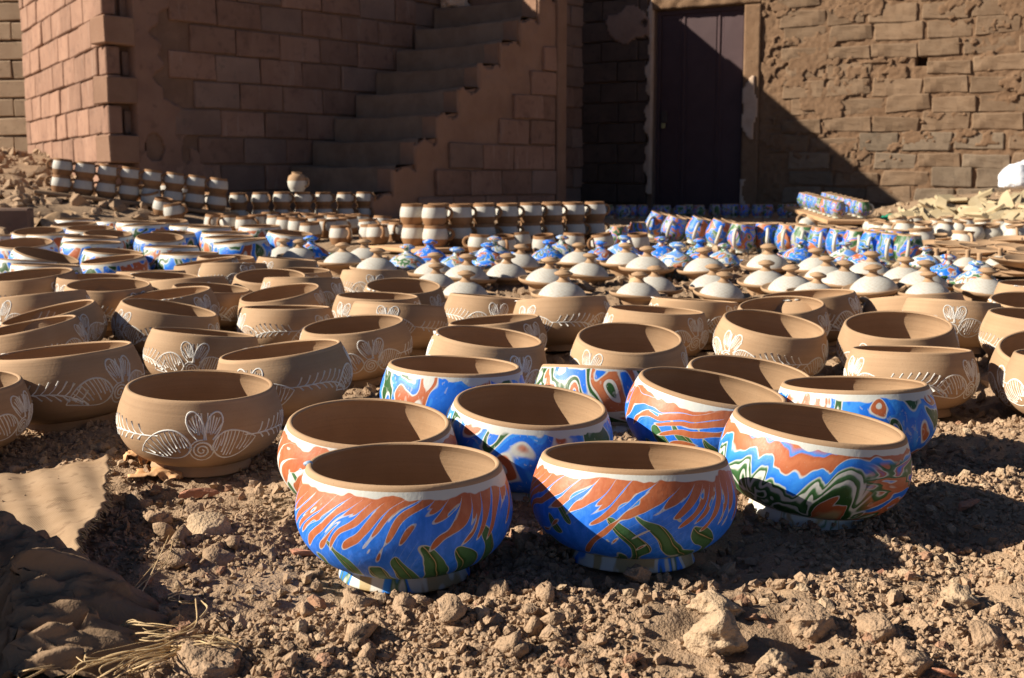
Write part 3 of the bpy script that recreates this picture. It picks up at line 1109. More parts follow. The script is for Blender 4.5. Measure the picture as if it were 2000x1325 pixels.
def step_mesh(k):
    bm = bmesh.new()
    # x along the climb, y across (0 = open side, 1.0 = wall)
    nseg = 10
    V = []
    rr = random.Random(k)
    sag = [(.018 + .01 * rr.random()) * math.sin(math.pi * j / nseg) + rr.uniform(-.004, .004) for j in range(nseg + 1)]
    prof = [(0, -RISE - .1), (0.004, -.03), (.012, -.008), (.03, 0), (RUN + .06, .004)]
    rows = []
    for j in range(nseg + 1):
        y = 1.22 * j / nseg
        rows.append([bm.verts.new((px + sag[j] * .8 * (1 if q < 3 else 0), y, pz - sag[j] * (1 if q > 0 else 0))) for q, (px, pz) in enumerate(prof)])
    for a, b in zip(rows, rows[1:]):
        for q in range(len(prof) - 1):
            bm.faces.new((a[q], a[q + 1], b[q + 1], b[q]))
    bmesh.ops.recalc_face_normals(bm, faces=bm.faces)
    ed = [e for e in bm.edges if len(e.link_faces) == 1]
    me = bpy.data.meshes.new('step')
    bm.to_mesh(me); bm.free()
    me.polygons.foreach_set('use_smooth', [True] * len(me.polygons))
    me.materials.append(STEP_MAT)
    return me


NST = 9
for k in range(NST):
    o = link('step', step_mesh(k), st, (base_s + k * RUN, -.20, base_z + (k + 1) * RISE))
# side wall under the stairs: plaster body that follows the flight, blocks set into its face
bm = bmesh.new()
end_s = 3.45
pts = [(base_s - .12, -.2)]
for k in range(NST):
    x = base_s + k * RUN
    if x > end_s - .02:
        break
    pts += [(x - .015, base_z + k * RISE + (.0 if k else -.1)), (x - .015, base_z + (k + 1) * RISE - .035)]
pts += [(end_s, base_z + (k) * RISE - .035 + .0), (end_s, -.2)]
f0 = [bm.verts.new((x, -.03, z)) for x, z in pts]
f1 = [bm.verts.new((x, -.18, z)) for x, z in pts]
bm.faces.new(f0[::-1]); bm.faces.new(f1)
for i in range(len(pts)):
    j = (i + 1) % len(pts)
    bm.faces.new((f0[i], f0[j], f1[j], f1[i]))
bmesh.ops.recalc_face_normals(bm, faces=bm.faces)
me = bpy.data.meshes.new('side_wall'); bm.to_mesh(me); bm.free(); me.materials.append(PLASTER)
sw = link('side_wall', me, st)


def under(x, z, a, b):
    return z + .12 < base_z + (a - base_s) / RUN * RISE - .06


lay_blocks(sw, base_s + .1, end_s - .06, .12, 2.6, [BLOCK_PINK, BLOCK_GREY, BLOCK_PINK], pitch=.37, ok=under, y=-.235)
rough_panel('plaster_skin', end_s - base_s - .02, 2.6, .018, .010, 8, PLASTER, sw, y=-.205, x0=base_s, z0=.0, outline=lambda x, z: z < base_z + (math.floor((x + .012 - base_s) / RUN) + 1) * RISE - .03 + .02 * math.sin(x * 31), sc=5, back=.03)
box('corner_pillar', end_s - .05, end_s + .07, -.245, .95, -.2, 2.10, PLASTER, st, .01)
# lump of cement left on a step
vv, ff = clod_shape(3, 91)
o = link('cement_lump', mesh_np('lump', vv * np.array([.13, .10, .11]), ff, True, PLASTER_PALE))
pl = S0 + NM * 1.0 + DM * (base_s + 8.5 * RUN) + np.array([-DM[1], DM[0]]) * .88
o.location = (pl[0], pl[1], base_z + 9 * RISE + .07)
tag(o, 'pale cement lump left on an upper step against the wall', 'stone')

# back wall: dark block part, door, adobe brick part
OB = np.array([1.85, 11.8]); DB = np.array([.866, -.5])
bk = frame('adobe_wall', 'sunlit rough adobe brick wall right of the dark door', 'wall', OB, DB)


def back_s(u):
    r = pix(u, 300, 1) - CAM
    nB = np.array([-.5, -.866])
    t = ((OB - CAM[:2]) @ nB) / (r[:2] @ nB)
    return float((CAM[:2] + t * r[:2] - OB) @ DB)


sD0, sD1 = back_s(1274), back_s(1449)
JAMB = .16
XR = 5.2
hole = lambda x, z: (abs(x - back_s(1792)) < .055 and abs(z - 1.50) < .05)
rough_panel('mud_mortar', XR - sD1 - JAMB, 3.0, .013, .006, 4, ADOBE_MUD, bk, y=.004, x0=sD1 + JAMB, z0=-.1, outline=lambda x, z: not hole(x, z), sc=30)
rough_panel('lintel_mud', sD1 + JAMB - sD0 + .02, .72, .022, .018, 14, ADOBE_MUD, bk, y=.0, x0=sD0 - .02, z0=2.12, sc=10)
box('wall_core', sD1 + JAMB, XR, .22, .5, -.2, 2.9, MORTAR, bk, 0)
ADV = {}
for m in (ADOBE, ADOBE_GREY):
    for k in range(5):
        ADV[m.name, k] = block_mesh(.42, .150, .10, 40 + k, .010, .016, m, 6, .0065)
rr = random.Random(12)
z, r = .06, 0
while z < 2.75:
    x = sD1 + JAMB + .02 - (rr.uniform(.1, .3))
    while x < XR - .1:
        L = rr.uniform(.36, .46)
        if x > sD1 + JAMB - .02 and not hole(x + L / 2, z + .07) and not (abs(x + L / 2 - back_s(1792)) < .2 and abs(z + .07 - 1.5) < .09):
            if rr.random() > (.03 if z < 1.3 else .09):
                m = ADOBE_GREY if z < .85 and rr.random() < .7 else ADOBE
                prot = rr.uniform(-.004, .006)
                o = link('brick', ADV[m.name, rr.randint(0, 4)], bk, (x, -.012 + prot, z + rr.uniform(-.008, .008)))
                o.scale = (L / .42 * .97, 1, rr.uniform(.84, 1.08))
                o.rotation_euler = (rr.uniform(-.04, .04), rr.uniform(-.035, .035), rr.uniform(-.03, .03))
        x += L + rr.uniform(.0, .018)
    z += .164
    r += 1
def smear(x, z):
    v = fbm(np.stack([x * 2.6, z * 4.2, np.full_like(x, 3.3)], 1), 3, 55) + .35 * fbm(np.stack([x * 15, z * 15, np.full_like(x, 1.3)], 1), 2, 56)
    return (v > np.where(z < 1.0, .42, np.where(z < 1.5, .25, .10))) & ~((np.abs(x - back_s(1792)) < .12) & (np.abs(z - 1.5) < .10))
rough_panel('mud_render', XR - sD1 - JAMB, 2.7, .014, .0045, 9, ADOBE_MUD, bk, y=-.013, x0=sD1 + JAMB, z0=-.05, outline=smear, sc=34, back=.03)
# jamb and plaster scabs beside the door
rough_panel('door_jamb', JAMB, 2.2, .02, .006, 17, ADOBE_MUD, bk, y=-.022, x0=sD1, z0=-.1, sc=5)
rough_panel('plaster_scab', .20, .75, .016, .006, 19, PLASTER_PALE, bk, y=-.037, x0=sD1 + .0, z0=.78, outline=lambda x, z: (x - sD1 - .075) ** 2 / .0056 + (z - 1.13) ** 2 / .075 < 1 + .4 * math.sin(z * 21) * math.sin(x * 31), sc=6, back=.03)
rough_panel('plaster_scab', .12, .5, .016, .006, 29, PLASTER_PALE, bk, y=-.037, x0=sD1 + .0, z0=-.05, outline=lambda x, z: x - sD1 < .05 + .03 * math.sin(z * 14) , sc=6, back=.03)

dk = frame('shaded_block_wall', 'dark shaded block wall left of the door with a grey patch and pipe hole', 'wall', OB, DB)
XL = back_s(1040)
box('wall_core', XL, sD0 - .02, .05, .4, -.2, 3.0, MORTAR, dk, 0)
lay_blocks(dk, XL, sD0 - .07, .0, 2.9, [SHADE_BLOCK])
rough_panel('pale_edge', .09, 2.2, .014, .008, 21, PLASTER_PALE, dk, y=-.012, x0=sD0 - .11, z0=.3, outline=lambda x, z: x - sD0 + .11 > .04 + .035 * math.sin(z * 9) * math.sin(z * 23 + 1), sc=9, back=.06)
rough_panel('cement_patch', .5, .42, .02, .005, 23, BLOCK_GREY, dk, y=-.02, x0=sD0 - .55, z0=1.78, outline=lambda x, z: ((x - sD0 + .28) / .23) ** 2 + ((z - 1.99) / .17) ** 2 < 1 + .3 * math.sin(x * 19 + z * 13) and (x - sD0 + .1) ** 2 + (z - 2.0) ** 2 > .0012, sc=6, back=.05)
V, Fc = tube([(sD0 - .10, -.03, 2.0), (sD0 - .10, .10, 2.0)], .033, 16, False)
link('pipe_sleeve', mesh('pipe_sleeve', V, Fc, True, DARK_METAL), dk)

dr = frame('steel_door', 'brown sheet steel door with vertical ribs, half in shadow', 'door', OB, DB)
YD = .10
DH = 2.10
leaf_o = box('leaf', sD0 + .01, sD1 - .01, YD, YD + .035, .02, DH, DOOR_MAT, dr, .003)
for x0, x1 in ((sD0 + .0, sD0 + .04), (sD1 - .04, sD1 - .0)):
    box('frame_post', x0, x1, YD - .022, YD - .001, .0, DH + .012, DOOR_MAT, dr, .003)
box('frame_head', sD0 + .042, sD1 - .042, YD - .020, YD - .001, DH - .03, DH + .01, DOOR_MAT, dr, .003)
for fx in (.30, .69):
    x = sD0 + (sD1 - sD0) * fx
    box('rib', x - .012, x + .012, YD - .012, YD - .001, .06, DH - .035, DOOR_MAT, leaf_o, .004)
for fx, w in ((.155, .10), (.50, .15), (.845, .10)):
    x = sD0 + (sD1 - sD0) * fx
    box('panel', x - w, x + w, YD - .006, YD - .001, .10, DH - .07, DOOR_MAT, leaf_o, .004)
for zz in (.35, 1.75):
    V, Fc = tube([(sD1 - .005, YD - .03, zz), (sD1 - .005, YD - .03, zz + .10)], .011, 10)
    link('hinge', mesh('hinge', V, Fc, True, DARK_METAL), dr)
lk = box('lock_plate', sD0 + .06, sD0 + .12, YD - .03, YD - .007, 1.02, 1.13, DARK_METAL, leaf_o, .003)
pd = box('padlock', sD0 + .07, sD0 + .11, YD - .055, YD - .032, .96, 1.01, BRASS, dr, .004)

# ------------------------------------------------------------------ bowls
def wp(L):
    return [(r * W, z * W) for r, z in L]


FOOT = wp(smoothprof([(.0, .010), (.25, .010), (.282, .004), (.302, .0), (.306, .007), (.300, .026), (.292, .048), (.288, .064)], 2))
WALL_OUT = wp(smoothprof([(.288, .064), (.335, .077), (.392, .106), (.440, .150), (.474, .200), (.494, .254), (.500, .302), (.496, .350), (.485, .400), (.468, .450), (.452, .492)], 3))
RIM = wp(smoothprof([(.452, .492), (.4475, .504), (.440, .513), (.432, .5155), (.423, .513), (.418, .506)], 3))
INNER = wp(smoothprof([(.418, .506), (.430, .490), (.444, .462), (.459, .400), (.468, .310), (.458, .235), (.425, .175), (.35, .128), (.2, .105), (.0, .100)], 3))
OUTP = np.array(WALL_OUT)
ME_FOOT = lathe('foot', FOOT, 72, CLAY)
ME_WALL = lathe('wall', WALL_OUT, 96, CLAY)
ME_RIM = lathe('rim', RIM, 96, CLAY)
ME_IN = lathe('inside', INNER, 72, CLAY_IN)


def surf(a, z):
    """point and normal on the outer wall: a metres round from the front, z height"""
    r = np.interp(z, OUTP[:, 1], OUTP[:, 0])
    dr = (np.interp(z + .002, OUTP[:, 1], OUTP[:, 0]) - np.interp(z - .002, OUTP[:, 1], OUTP[:, 0])) / .004
    th = -math.pi / 2 + a / (W * .5)
    n = Vector((math.cos(th), math.sin(th), -dr)).normalized()
    return Vector((r * math.cos(th), r * math.sin(th), z)), n


def trail(V, Fc, pts, w0=.0011, w1=None, blob=False):
    """raised slip line along 2d points on the wall"""
    if w1 is None:
        w1 = w0
    P = []
    for a, b in zip(pts, pts[1:]):
        m = max(1, int(math.hypot(b[0] - a[0], b[1] - a[1]) / .006))
        P += [(a[0] + (b[0] - a[0]) * i / m, a[1] + (b[1] - a[1]) * i / m) for i in range(m)]
    P.append(pts[-1])
    base = len(V)
    n = len(P)
    for i, (a, z) in enumerate(P):
        a0, z0 = P[max(i - 1, 0)]; a1, z1 = P[min(i + 1, n - 1)]
        a, z, a0, z0, a1, z1 = a * 1.18, .056 + (z - .056) * 1.15, a0 * 1.18, .056 + (z0 - .056) * 1.15, a1 * 1.18, .056 + (z1 - .056) * 1.15
        p, nn = surf(a, z)
        q0, _ = surf(a0, z0); q1, _ = surf(a1, z1)
        d = (q1 - q0)
        d = d.normalized() if d.length > 1e-9 else Vector((0, 0, 1))
        sd = d.cross(nn).normalized()
        t = i / max(1, n - 1)
        w = (w0 + (w1 - w0) * t) * 1.12
        if blob and t > .78:
            w *= 1.5
        w *= 1 + .18 * math.sin(i * 2.1 + a * 400)
        for ph in (0, .25, .5, .75, 1.0):
            c, s = math.cos(math.pi * ph), math.sin(math.pi * ph)
            V.append(p + sd * (c * w) + nn * (s * w * .8 - .0003))
    for i in range(n - 1):
        for k in range(4):
            Fc.append((base + i * 5 + k, base + i * 5 + k + 1, base + (i + 1) * 5 + k + 1, base + (i + 1) * 5 + k))
    Fc.append(tuple(base + k for k in range(5)))
    Fc.append(tuple(base + (n - 1) * 5 + k for k in range(5))[::-1])


def bez(p0, p1, p2, p3, n=14):
    r = []
    for i in range(n + 1):
        t = i / n
        r.append(tuple((1 - t) ** 3 * a + 3 * (1 - t) ** 2 * t * b + 3 * (1 - t) * t * t * c + t ** 3 * d for a, b, c, d in zip(p0, p1, p2, p3)))
    return r


def flower_mesh(seed):
    rr = random.Random(seed)
    j = lambda s=.0025: rr.uniform(-s, s)
    V, Fc = [], []
    cx, cz = 0, .056 + j()
    R = .0115 + j(.001)
    turns = 2.2
    trail(V, Fc, [(cx + R * (1 - i / 40 * .88) * math.cos(i / 40 * turns * 2 * math.pi), cz + R * (1 - i / 40 * .88) * math.sin(i / 40 * turns * 2 * math.pi)) for i in range(41)], .0013, .0011)
    trail(V, Fc, [(cx + (R + .0022) * math.cos(t * .36), cz + (R + .0022) * math.sin(t * .36)) for t in range(4, 20)], .0010)

    def leaf(p0, tip, upc, loc, nh, side):
        nh = nh + rr.randint(-1, 3)
        up = bez(p0, upc[0], upc[1], tip); lo = bez(p0, loc[0], loc[1], tip)
        trail(V, Fc, up, .0013, .0010); trail(V, Fc, lo, .0013, .0010)
        for i in range(nh):
            t = .16 + .66 * i / (nh - 1)
            k = int(t * 14)
            a = up[min(k + 2, 14)]; b = lo[max(k - 1, 0)]
            g = rr.uniform(.55, .9)
            c = (a[0] + (b[0] - a[0]) * g, a[1] + (b[1] - a[1]) * g)
            trail(V, Fc, [a, ((a[0] + c[0]) / 2 + j(.001), (a[1] + c[1]) / 2), c], .0009, .0008, True)
    s = 1 + j(.08)
    leaf((-.012, cz + .004), (-.078 * s, cz - .006 + j()), ((-.02, cz + .034), (-.055, cz + .036)), ((-.022, cz - .020), (-.042, cz - .010)), 12, -1)
    leaf((.013, cz + .004), (.066 * s, cz + .010 + j()), ((.018, cz + .030), (.040, cz + .030)), ((.018, cz - .018), (.045, cz - .022)), 10, 1)
    # heart petals
    hx, hz = .004 + j(), cz + R + .004
    for sg in (-1, 1):
        o = bez((hx + sg * .001, hz - .002), (hx - sg * .004, hz + .048 + j()), (hx + sg * (.046 + j(.004)), hz + .038), (hx + sg * .009, hz - .002), 18)
        trail(V, Fc, o, .0014, .0012)
        for i in range(6):
            f = i / 5
            a_ = (hx + sg * (.004 + .0185 * f), hz + .030 - .010 * f * f + j(.0015))
            b_ = (hx + sg * (.003 + .008 * f), hz + .006 + j(.002))
            trail(V, Fc, [a_, b_], .0011, .0008)
    return mesh('slip_flower', V, Fc, True, SLIP)


def fern_mesh(seed):
    rr = random.Random(seed)
    V, Fc = [], []
    fl = rr.choice((-1, 1))
    z0 = .062 + rr.uniform(-.004, .004)
    st_ = bez((-.052 * fl, z0 - .012), (-.025 * fl, z0 + .014), (.01 * fl, z0 + .002), (.054 * fl, z0 + .008), 20)
    trail(V, Fc, st_, .0013, .0009)
    for i in range(1, 19, 2):
        a = st_[i]
        t = i / 20
        ln = .020 * (1 - .45 * abs(t - .4) * 1.6)
        for sg in (1, -1):
            b = (a[0] - fl * ln * .75, a[1] + sg * ln * .72 + .003)
            m = ((a[0] + b[0]) / 2, (a[1] + b[1]) / 2 - sg * .0025)
            trail(V, Fc, [a, m, b], .0008, .0012, True)
    return mesh('slip_fern', V, Fc, True, SLIP)


FLOWERS = [flower_mesh(s) for s in (1, 2, 3, 4)]
FERNS = [fern_mesh(s) for s in (1, 2, 5, 8)]


def set_pose(root, pose, spin=0):
    p, n, k = pose
    upright(root, p, n, spin)
    e = random.uniform(-.012, .012)
    root.scale = (k * (1 + e), k * (1 - e), k * random.uniform(.97, 1.03))


def clay_bowl(i, label):
    r = thing('clay_bowl', label, 'bowl', group='unglazed clay bowls with white slip drawing')
    wl = link('wall', ME_WALL, r); link('rim', ME_RIM, r); link('inside', ME_IN, r); link('foot', ME_FOOT, r)
    for k in range(3):
        o = link('slip_flower', FLOWERS[(i + k) % 4], wl); o.rotation_euler = (0, 0, k * 2 * math.pi / 3)
        o = link('slip_fern', FERNS[(i * 3 + k) % 4], wl); o.rotation_euler = (0, 0, k * 2 * math.pi / 3 + math.pi / 3)
    if i % 3 == 1:
        a = random.uniform(0, 6.28)
        d = link('slip_drip', DRIPS[i % 2], r)
        d.rotation_euler = (0, 0, a)
    return r


def drip_mesh(seed):
    rs = random.Random(seed)
    V, Fc = [], []
    for q in range(4):
        v, f = clod_shape(1, seed * 9 + q, .25, .5)
        a = rs.uniform(-.25, .25)
        sc = rs.uniform(.0025, .007)
        c = np.array([math.cos(a) * .440 * W, math.sin(a) * .440 * W, .512 * W - rs.uniform(0, .003)])
        o_ = len(V)
        V += list(v * np.array([sc, sc * 1.6, sc * .45]) + c)
        Fc += [tuple(k + o_ for k in t) for t in f]
    return mesh('slip_drip', V, Fc, True, SLIP)


DRIPS = [drip_mesh(3), drip_mesh(8)]
for i, b in enumerate(CLAY_B):
    set_pose(clay_bowl(i, b[6]), POSE[i], math.radians(b[5]))

MM = {
 'feather0': marble_feather('marbled_slip_a', 3.7),
 'feather1': marble_feather('marbled_slip_b', 11.2, tw=1.05, z0=.84, amp=.52, N=17, gN=8, gamp=.62),
 'feather2': marble_feather('marbled_slip_c', 23.9, tw=.6, z0=.74, amp=.5, N=15, under=(.62, .62, .58)),
 'feather3': marble_feather('marbled_slip_d', 31.4, tw=2.4, z0=.80, amp=.46, N=9, gz=.22, gamp=.5),
 'swirlA': marble_bands('marbled_slip_e', 5.1),
 'swirlB': marble_swirl('marbled_slip_f', 14.3, 12, 1.4, .7, .0, .90, order=0),
 'swirlC': marble_swirl('marbled_slip_g', 12.4, 12, 1.3, .6, .0, .90, order=0),
 'swirlE': marble_swirl('marbled_slip_i', 27.3, 13, 1.7, .6, .0, .90, order=0),
 'swirlD': marble_swirl('marbled_slip_h', 19.5, 9, 1.5, .7, -.1, .94, order=2),
}
MB_MESH = {k: (lathe('wall', WALL_OUT, 96, m), lathe('foot', FOOT, 72, m)) for k, m in MM.items()}
FARM = [marble_swirl('marbled_slip_far_%d' % k, 40 + 9 * k, sc, 1.2, .7, 0, .86, order=od, perobj=True) for k, (sc, od) in enumerate(((9, 0), (11, 2), (10, 0)))]
FAR_MESH = [(lathe('wall', WALL_OUT, 64, m), lathe('foot', FOOT, 48, m)) for m in FARM]


def marbled_bowl(label, meshes, group):
    r = thing('marbled_bowl', label, 'bowl', group=group)
    link('wall', meshes[0], r); link('rim', ME_RIM, r); link('inside', ME_IN, r); link('foot', meshes[1], r)
    return r


nC, nM = len(CLAY_B), len(MARB_B)
SPIN_M = [0, 5, -20, 30, 0, 0, 40, 20, 80, 150]
for i, b in enumerate(MARB_B):
    set_pose(marbled_bowl(b[7], MB_MESH[b[6]], 'painted marbled bowls in the foreground'), POSE[nC + i], math.radians(SPIN_M[i]))
far_order = sorted(range(len(FAR_B)), key=lambda i: -FAR_B[i][1])
rows = [sorted(far_order[k:k + 6], key=lambda i: FAR_B[i][0]) for k in range(0, len(FAR_B), 6)]
rown = ['nearest', 'second', 'third', 'fourth', 'rearmost']
for ri, row in enumerate(rows):
    for k, i in enumerate(row):
        o = marbled_bowl('blue, rust and green marbled bowl at far left, %s row, %s from the left' % (rown[ri], ordn(k)), FAR_MESH[i % 3], 'marbled bowls at the far left')
        set_pose(o, POSE[nC + nM + i], random.uniform(0, 6.28))
# dab of pale blue slip left on a rim

# ------------------------------------------------------------------ lids
LID_FL = [(.0, -.004), (.058, -.008), (.064, -.006), (.069, .010), (.073, .022), (.088, .026), (.102, .032), (.1075, .0375), (.1085, .0425), (.1065, .0460), (.099, .0425), (.087, .037), (.082, .0375)]
LID_DOME = [(.082, .0375), (.078, .0470), (.066, .0610), (.050, .0730), (.035, .0805), (.025, .0850)]
LID_KNOB = [(.025, .0850), (.018, .0900), (.0145, .096), (.0145, .102), (.021, .1050), (.0295, .1085), (.0320, .1130), (.0300, .1165), (.0245, .1180), (.0235, .1200), (.0180, .1210), (.0165, .1230), (.008, .1240), (.0, .1244)]
NET = net_mat('white_net_slip', 8, 20)
ME_LF = lathe('flange', smoothprof(LID_FL, 2), 48, CLAY)
ME_LD = lathe('dome', smoothprof(LID_DOME, 3), 48, NET)
ME_LK = lathe('knob', smoothprof(LID_KNOB, 2), 28, CLAY)
LM = [marble_swirl('marbled_lid_slip_%d' % k, 70 + k * 3, 17, 1.2, 1, 0, 3.0, height=.11, order=k, perobj=True) for k in (3, 0)]
ME_ML = [(lathe('flange', smoothprof(LID_FL, 2), 40, m), lathe('dome', smoothprof(LID_DOME, 3), 40, m), lathe('knob', smoothprof(LID_KNOB, 2), 24, m)) for m in LM]
# flange centre u,v, width px, slope, lean towards (+) or away from the camera in degrees
LIDS = [(670,521,100,2),(712,508,95,0),(735,527,105,2),(556,503,88,0),(585,515,88,2),(848,540,108,4),(850,563,106,3),(910,549,118,5),(908,583,120,3),(990,543,106,2),(1015,520,100,3),(1070,552,118,3),(1098,585,124,2),(1148,543,104,7),(1130,517,97,2),(1263,525,110,1),(1222,517,101,0),(1378,528,110,-4),(1277,579,112,2),(1245,600,107,3),(1390,575,115,3),(1408,590,112,4),(1500,519,108,-1),(1595,530,102,-2),(1495,562,110,-2),(1545,580,115,-4),(1590,592,108,3),(1612,550,106,1),(1645,566,113,2),(1708,570,120,-6),(1697,540,112,4),(1765,550,110,1),(1802,560,122,4),(1812,590,110,1),(1920,586,116,2)]
MLIDS = [(607,505,92,3),(795,525,95,3),(838,510,90,2),(890,530,92,2),(955,520,90,0),(965,502,90,2),(1070,512,86,2),(1095,500,80,3),(1172,512,80,1),(1215,502,88,2),(1290,503,88,1),(1320,519,105,3),(1365,508,82,1),(1412,522,84,3),(1560,512,80,5),(1650,520,82,2),(1685,526,82,2),(1805,530,86,3),(1846,548,98,4),(1905,565,100,0)]
SLIDS = [(1912,527,76,0),(1888,518,72,0),(1952,515,72,0),(1851,518,66,0),(1829,515,66,0)]


def ground_t(u, v, h=0.0, it=12):
    """depth at which the ray through u,v is h above the ground"""
    t = 4.0
    r = RT * (u - 1000) / F + FW + UP * (662.5 - v) / F
    lo, hi = .8, 14.0
    for _ in range(26):
        t = (lo + hi) / 2
        p = CAM + t * r
        if p[2] - h > gz(p[0], p[1]):
            lo = t
        else:
            hi = t
    return t


LPOS = []
def lid_rows(L, per):
    o = sorted(range(len(L)), key=lambda i: -L[i][1])
    res = {}
    nr = (len(L) + per - 1) // per
    for k in range(nr):
        row = sorted(o[k * per:(k + 1) * per], key=lambda i: L[i][0])
        for q, i in enumerate(row):
            res[i] = (k, q)
    return res


def place_lids(L, maker, lab, per, dia, hh):
    rowsd = lid_rows(L, per)
    out = []
    for i, l in enumerate(L):
        u, v, w, sl = l
        tg = ground_t(u, v, hh)
        tw = F * dia / w
        t = .72 * tg + .28 * tw
        out.append([u, v, t, w, sl, i])
    # keep the lids from sinking into each other or into the bowls
    fixed = np.array([[FX[i], FY[i], W * .5 * POSE[i][2]] for i in range(len(FX))])
    R = dia / 2 * .86
    T00 = [a[2] for a in out]
    for it in range(60):
        for a in out:
            pa = pix(a[0], a[1], a[2])
            for (x, y, r_) in list(fixed) + LPOS + [(*pix(b[0], b[1], b[2])[:2], R) for b in out if b is not a]:
                d = math.hypot(pa[0] - x, pa[1] - y)
                if d < R + r_ - .004:
                    a[2] += (.012 if pa[1] >= y else -.012)
                    a[2] = min(max(a[2], T00[a[5]] * .93), T00[a[5]] * 1.07)
                    pa = pix(a[0], a[1], a[2])
    for u, v, t, w, sl, i in out:
        p = pix(u, v, t)
        k = min(1.15, max(.86, t * w / F / dia))
        z = gz(p[0], p[1])
        zc = p[2] - hh * k
        zc = min(max(zc, z + .005), z + .018)
        n = (math.sin(math.radians(sl)) + random.uniform(-.03, .03), -.05 + random.uniform(-.06, .05), 1)
        row, q = rowsd[i]
        o = maker(lab % (rown2(row), ordn(q)))
        upright(o, (p[0], p[1], zc), n, random.uniform(0, 6.28))
        o.scale = (k, k, k)
        LPOS.append((p[0], p[1], R * k))
        if i < 30 and i % 4 == 0:
            print('LID', (u, v, w), 't', round(t, 2), 'tw', round(F * dia / w, 2), 'k', round(k, 3))


def rown2(r):
    return ['nearest', 'second', 'third', 'fourth', 'fifth', 'sixth'][r]


def net_lid(label):
    r = thing('pot_lid', label, 'lid', group='white net patterned lids')
    link('flange', ME_LF, r); link('dome', ME_LD, r); link('knob', ME_LK, r)
    return r


_ml = [0]
def marb_lid(label):
    _ml[0] += 1
    ms = ME_ML[_ml[0] % 2]
    r = thing('marbled_pot_lid', label, 'lid', group='marbled lids')
    link('flange', ms[0], r); link('dome', ms[1], r); link('knob', ms[2], r)
    return r


SK = [(.0, .098), (.006, .098), (.0075, .095), (.007, .08), (.009, .074), (.014, .0705)][::-1]
ME_SF = lathe('flange', smoothprof([(r * .62, z * .62) for r, z in LID_FL], 2), 32, CLAY)
ME_SD = lathe('dome', smoothprof([(r * .62, z * .62) for r, z in LID_DOME] + [(.010, .0545)], 2), 32, WHITE_GLAZE)
ME_SKN = lathe('knob', smoothprof([(.010, .0545), (.0085, .058), (.008, .072), (.009, .080), (.007, .083), (0, .084)], 2), 20, CLAY)


def small_lid(label):
    r = thing('small_pot_lid', label, 'lid', group='small white lids with peg knobs')
    link('flange', ME_SF, r); link('dome', ME_SD, r); link('knob', ME_SKN, r)
    return r


place_lids(LIDS, net_lid, 'white net patterned lid with clay knob, %s row of white lids, %s from the left', 9, .215, .040)
place_lids(MLIDS, marb_lid, 'blue, rust and green marbled lid, %s row of marbled lids, %s from the left', 7, .200, .036)
place_lids(SLIDS, small_lid, 'small white lid with peg knob by the clay plates, %s row, %s from the left', 3, .133, .026)

# ------------------------------------------------------------------ mugs
def handle_mesh(name, r0, z0, z1, out, rad, mat, sides=8):
    P = []
    for i in range(13):
        t = i / 12
        a = math.pi * (t - .5)
        x = r0 - .004 + out * math.cos(a) ** .8
        P.append((x, 0, (z0 + z1) / 2 + (z1 - z0) / 2 * math.sin(a)))
    V, Fc = tube(P, [rad * (1.15 - .3 * i / 12) for i in range(13)], sides)
    return mesh(name, V, Fc, True, mat)


MH = .107
MP_LOW = [(.0, .004), (.044, .002), (.049, .0), (.051, .004), (.058, .017), (.0635, .034), (.0643, .039)]
MP_BAND = [(.0643, .039), (.065, .050), (.0638, .064), (.0615, .077), (.0577, .091)]
MP_TOP = [(.0577, .091), (.0563, .096), (.0555, .100), (.0555, .105), (.054, .107), (.051, .106), (.050, .100), (.056, .08), (.060, .05), (.052, .02), (.03, .010), (0, .009)]
NETM = net_mat('white_net_slip_mug', 7, 26)
ME_MB = lathe('body', smoothprof(MP_LOW, 2), 32, CLAY_MUG)
ME_MW = lathe('white_band', smoothprof(MP_BAND, 2), 32, NETM)
ME_MT = lathe('rim', smoothprof(MP_TOP, 2), 32, CLAY_MUG)
ME_MH = handle_mesh('handle', .0600, .036, .090, .036, .0085, CLAY_MUG)


def net_mug(label, p, n=(0, 0, 1), spin=0, k=1.0, group='brown mugs with a white net band', name='mug'):
    r = thing(name, label, 'mug', group=group)
    link('body', ME_MB, r); link('white_band', ME_MW, r); link('rim', ME_MT, r); link('handle', ME_MH, r)
    upright(r, p, n, spin)
    r.scale = (k, k, k)
    return r


def slab(name, label, cat, p0, p1, wid, th, mat, over=.12):
    """board lying under a row from p0 to p1 (tops)"""
    p0, p1 = Vector(p0), Vector(p1)
    d = (p1 - p0)
    L = d.length + 2 * over
    o = box(name, 0, L, -wid / 2, wid / 2, -th, 0, mat, None, .006)
    q = d.normalized().to_track_quat('X', 'Z')
    o.location = p0 - d.normalized() * over
    o.rotation_mode = 'QUATERNION'
    o.rotation_quaternion = q
    return tag(o, label, cat)


def P2(u, t, z):
    p = pix(u, 300, t)
    return np.array([p[0], p[1], z])


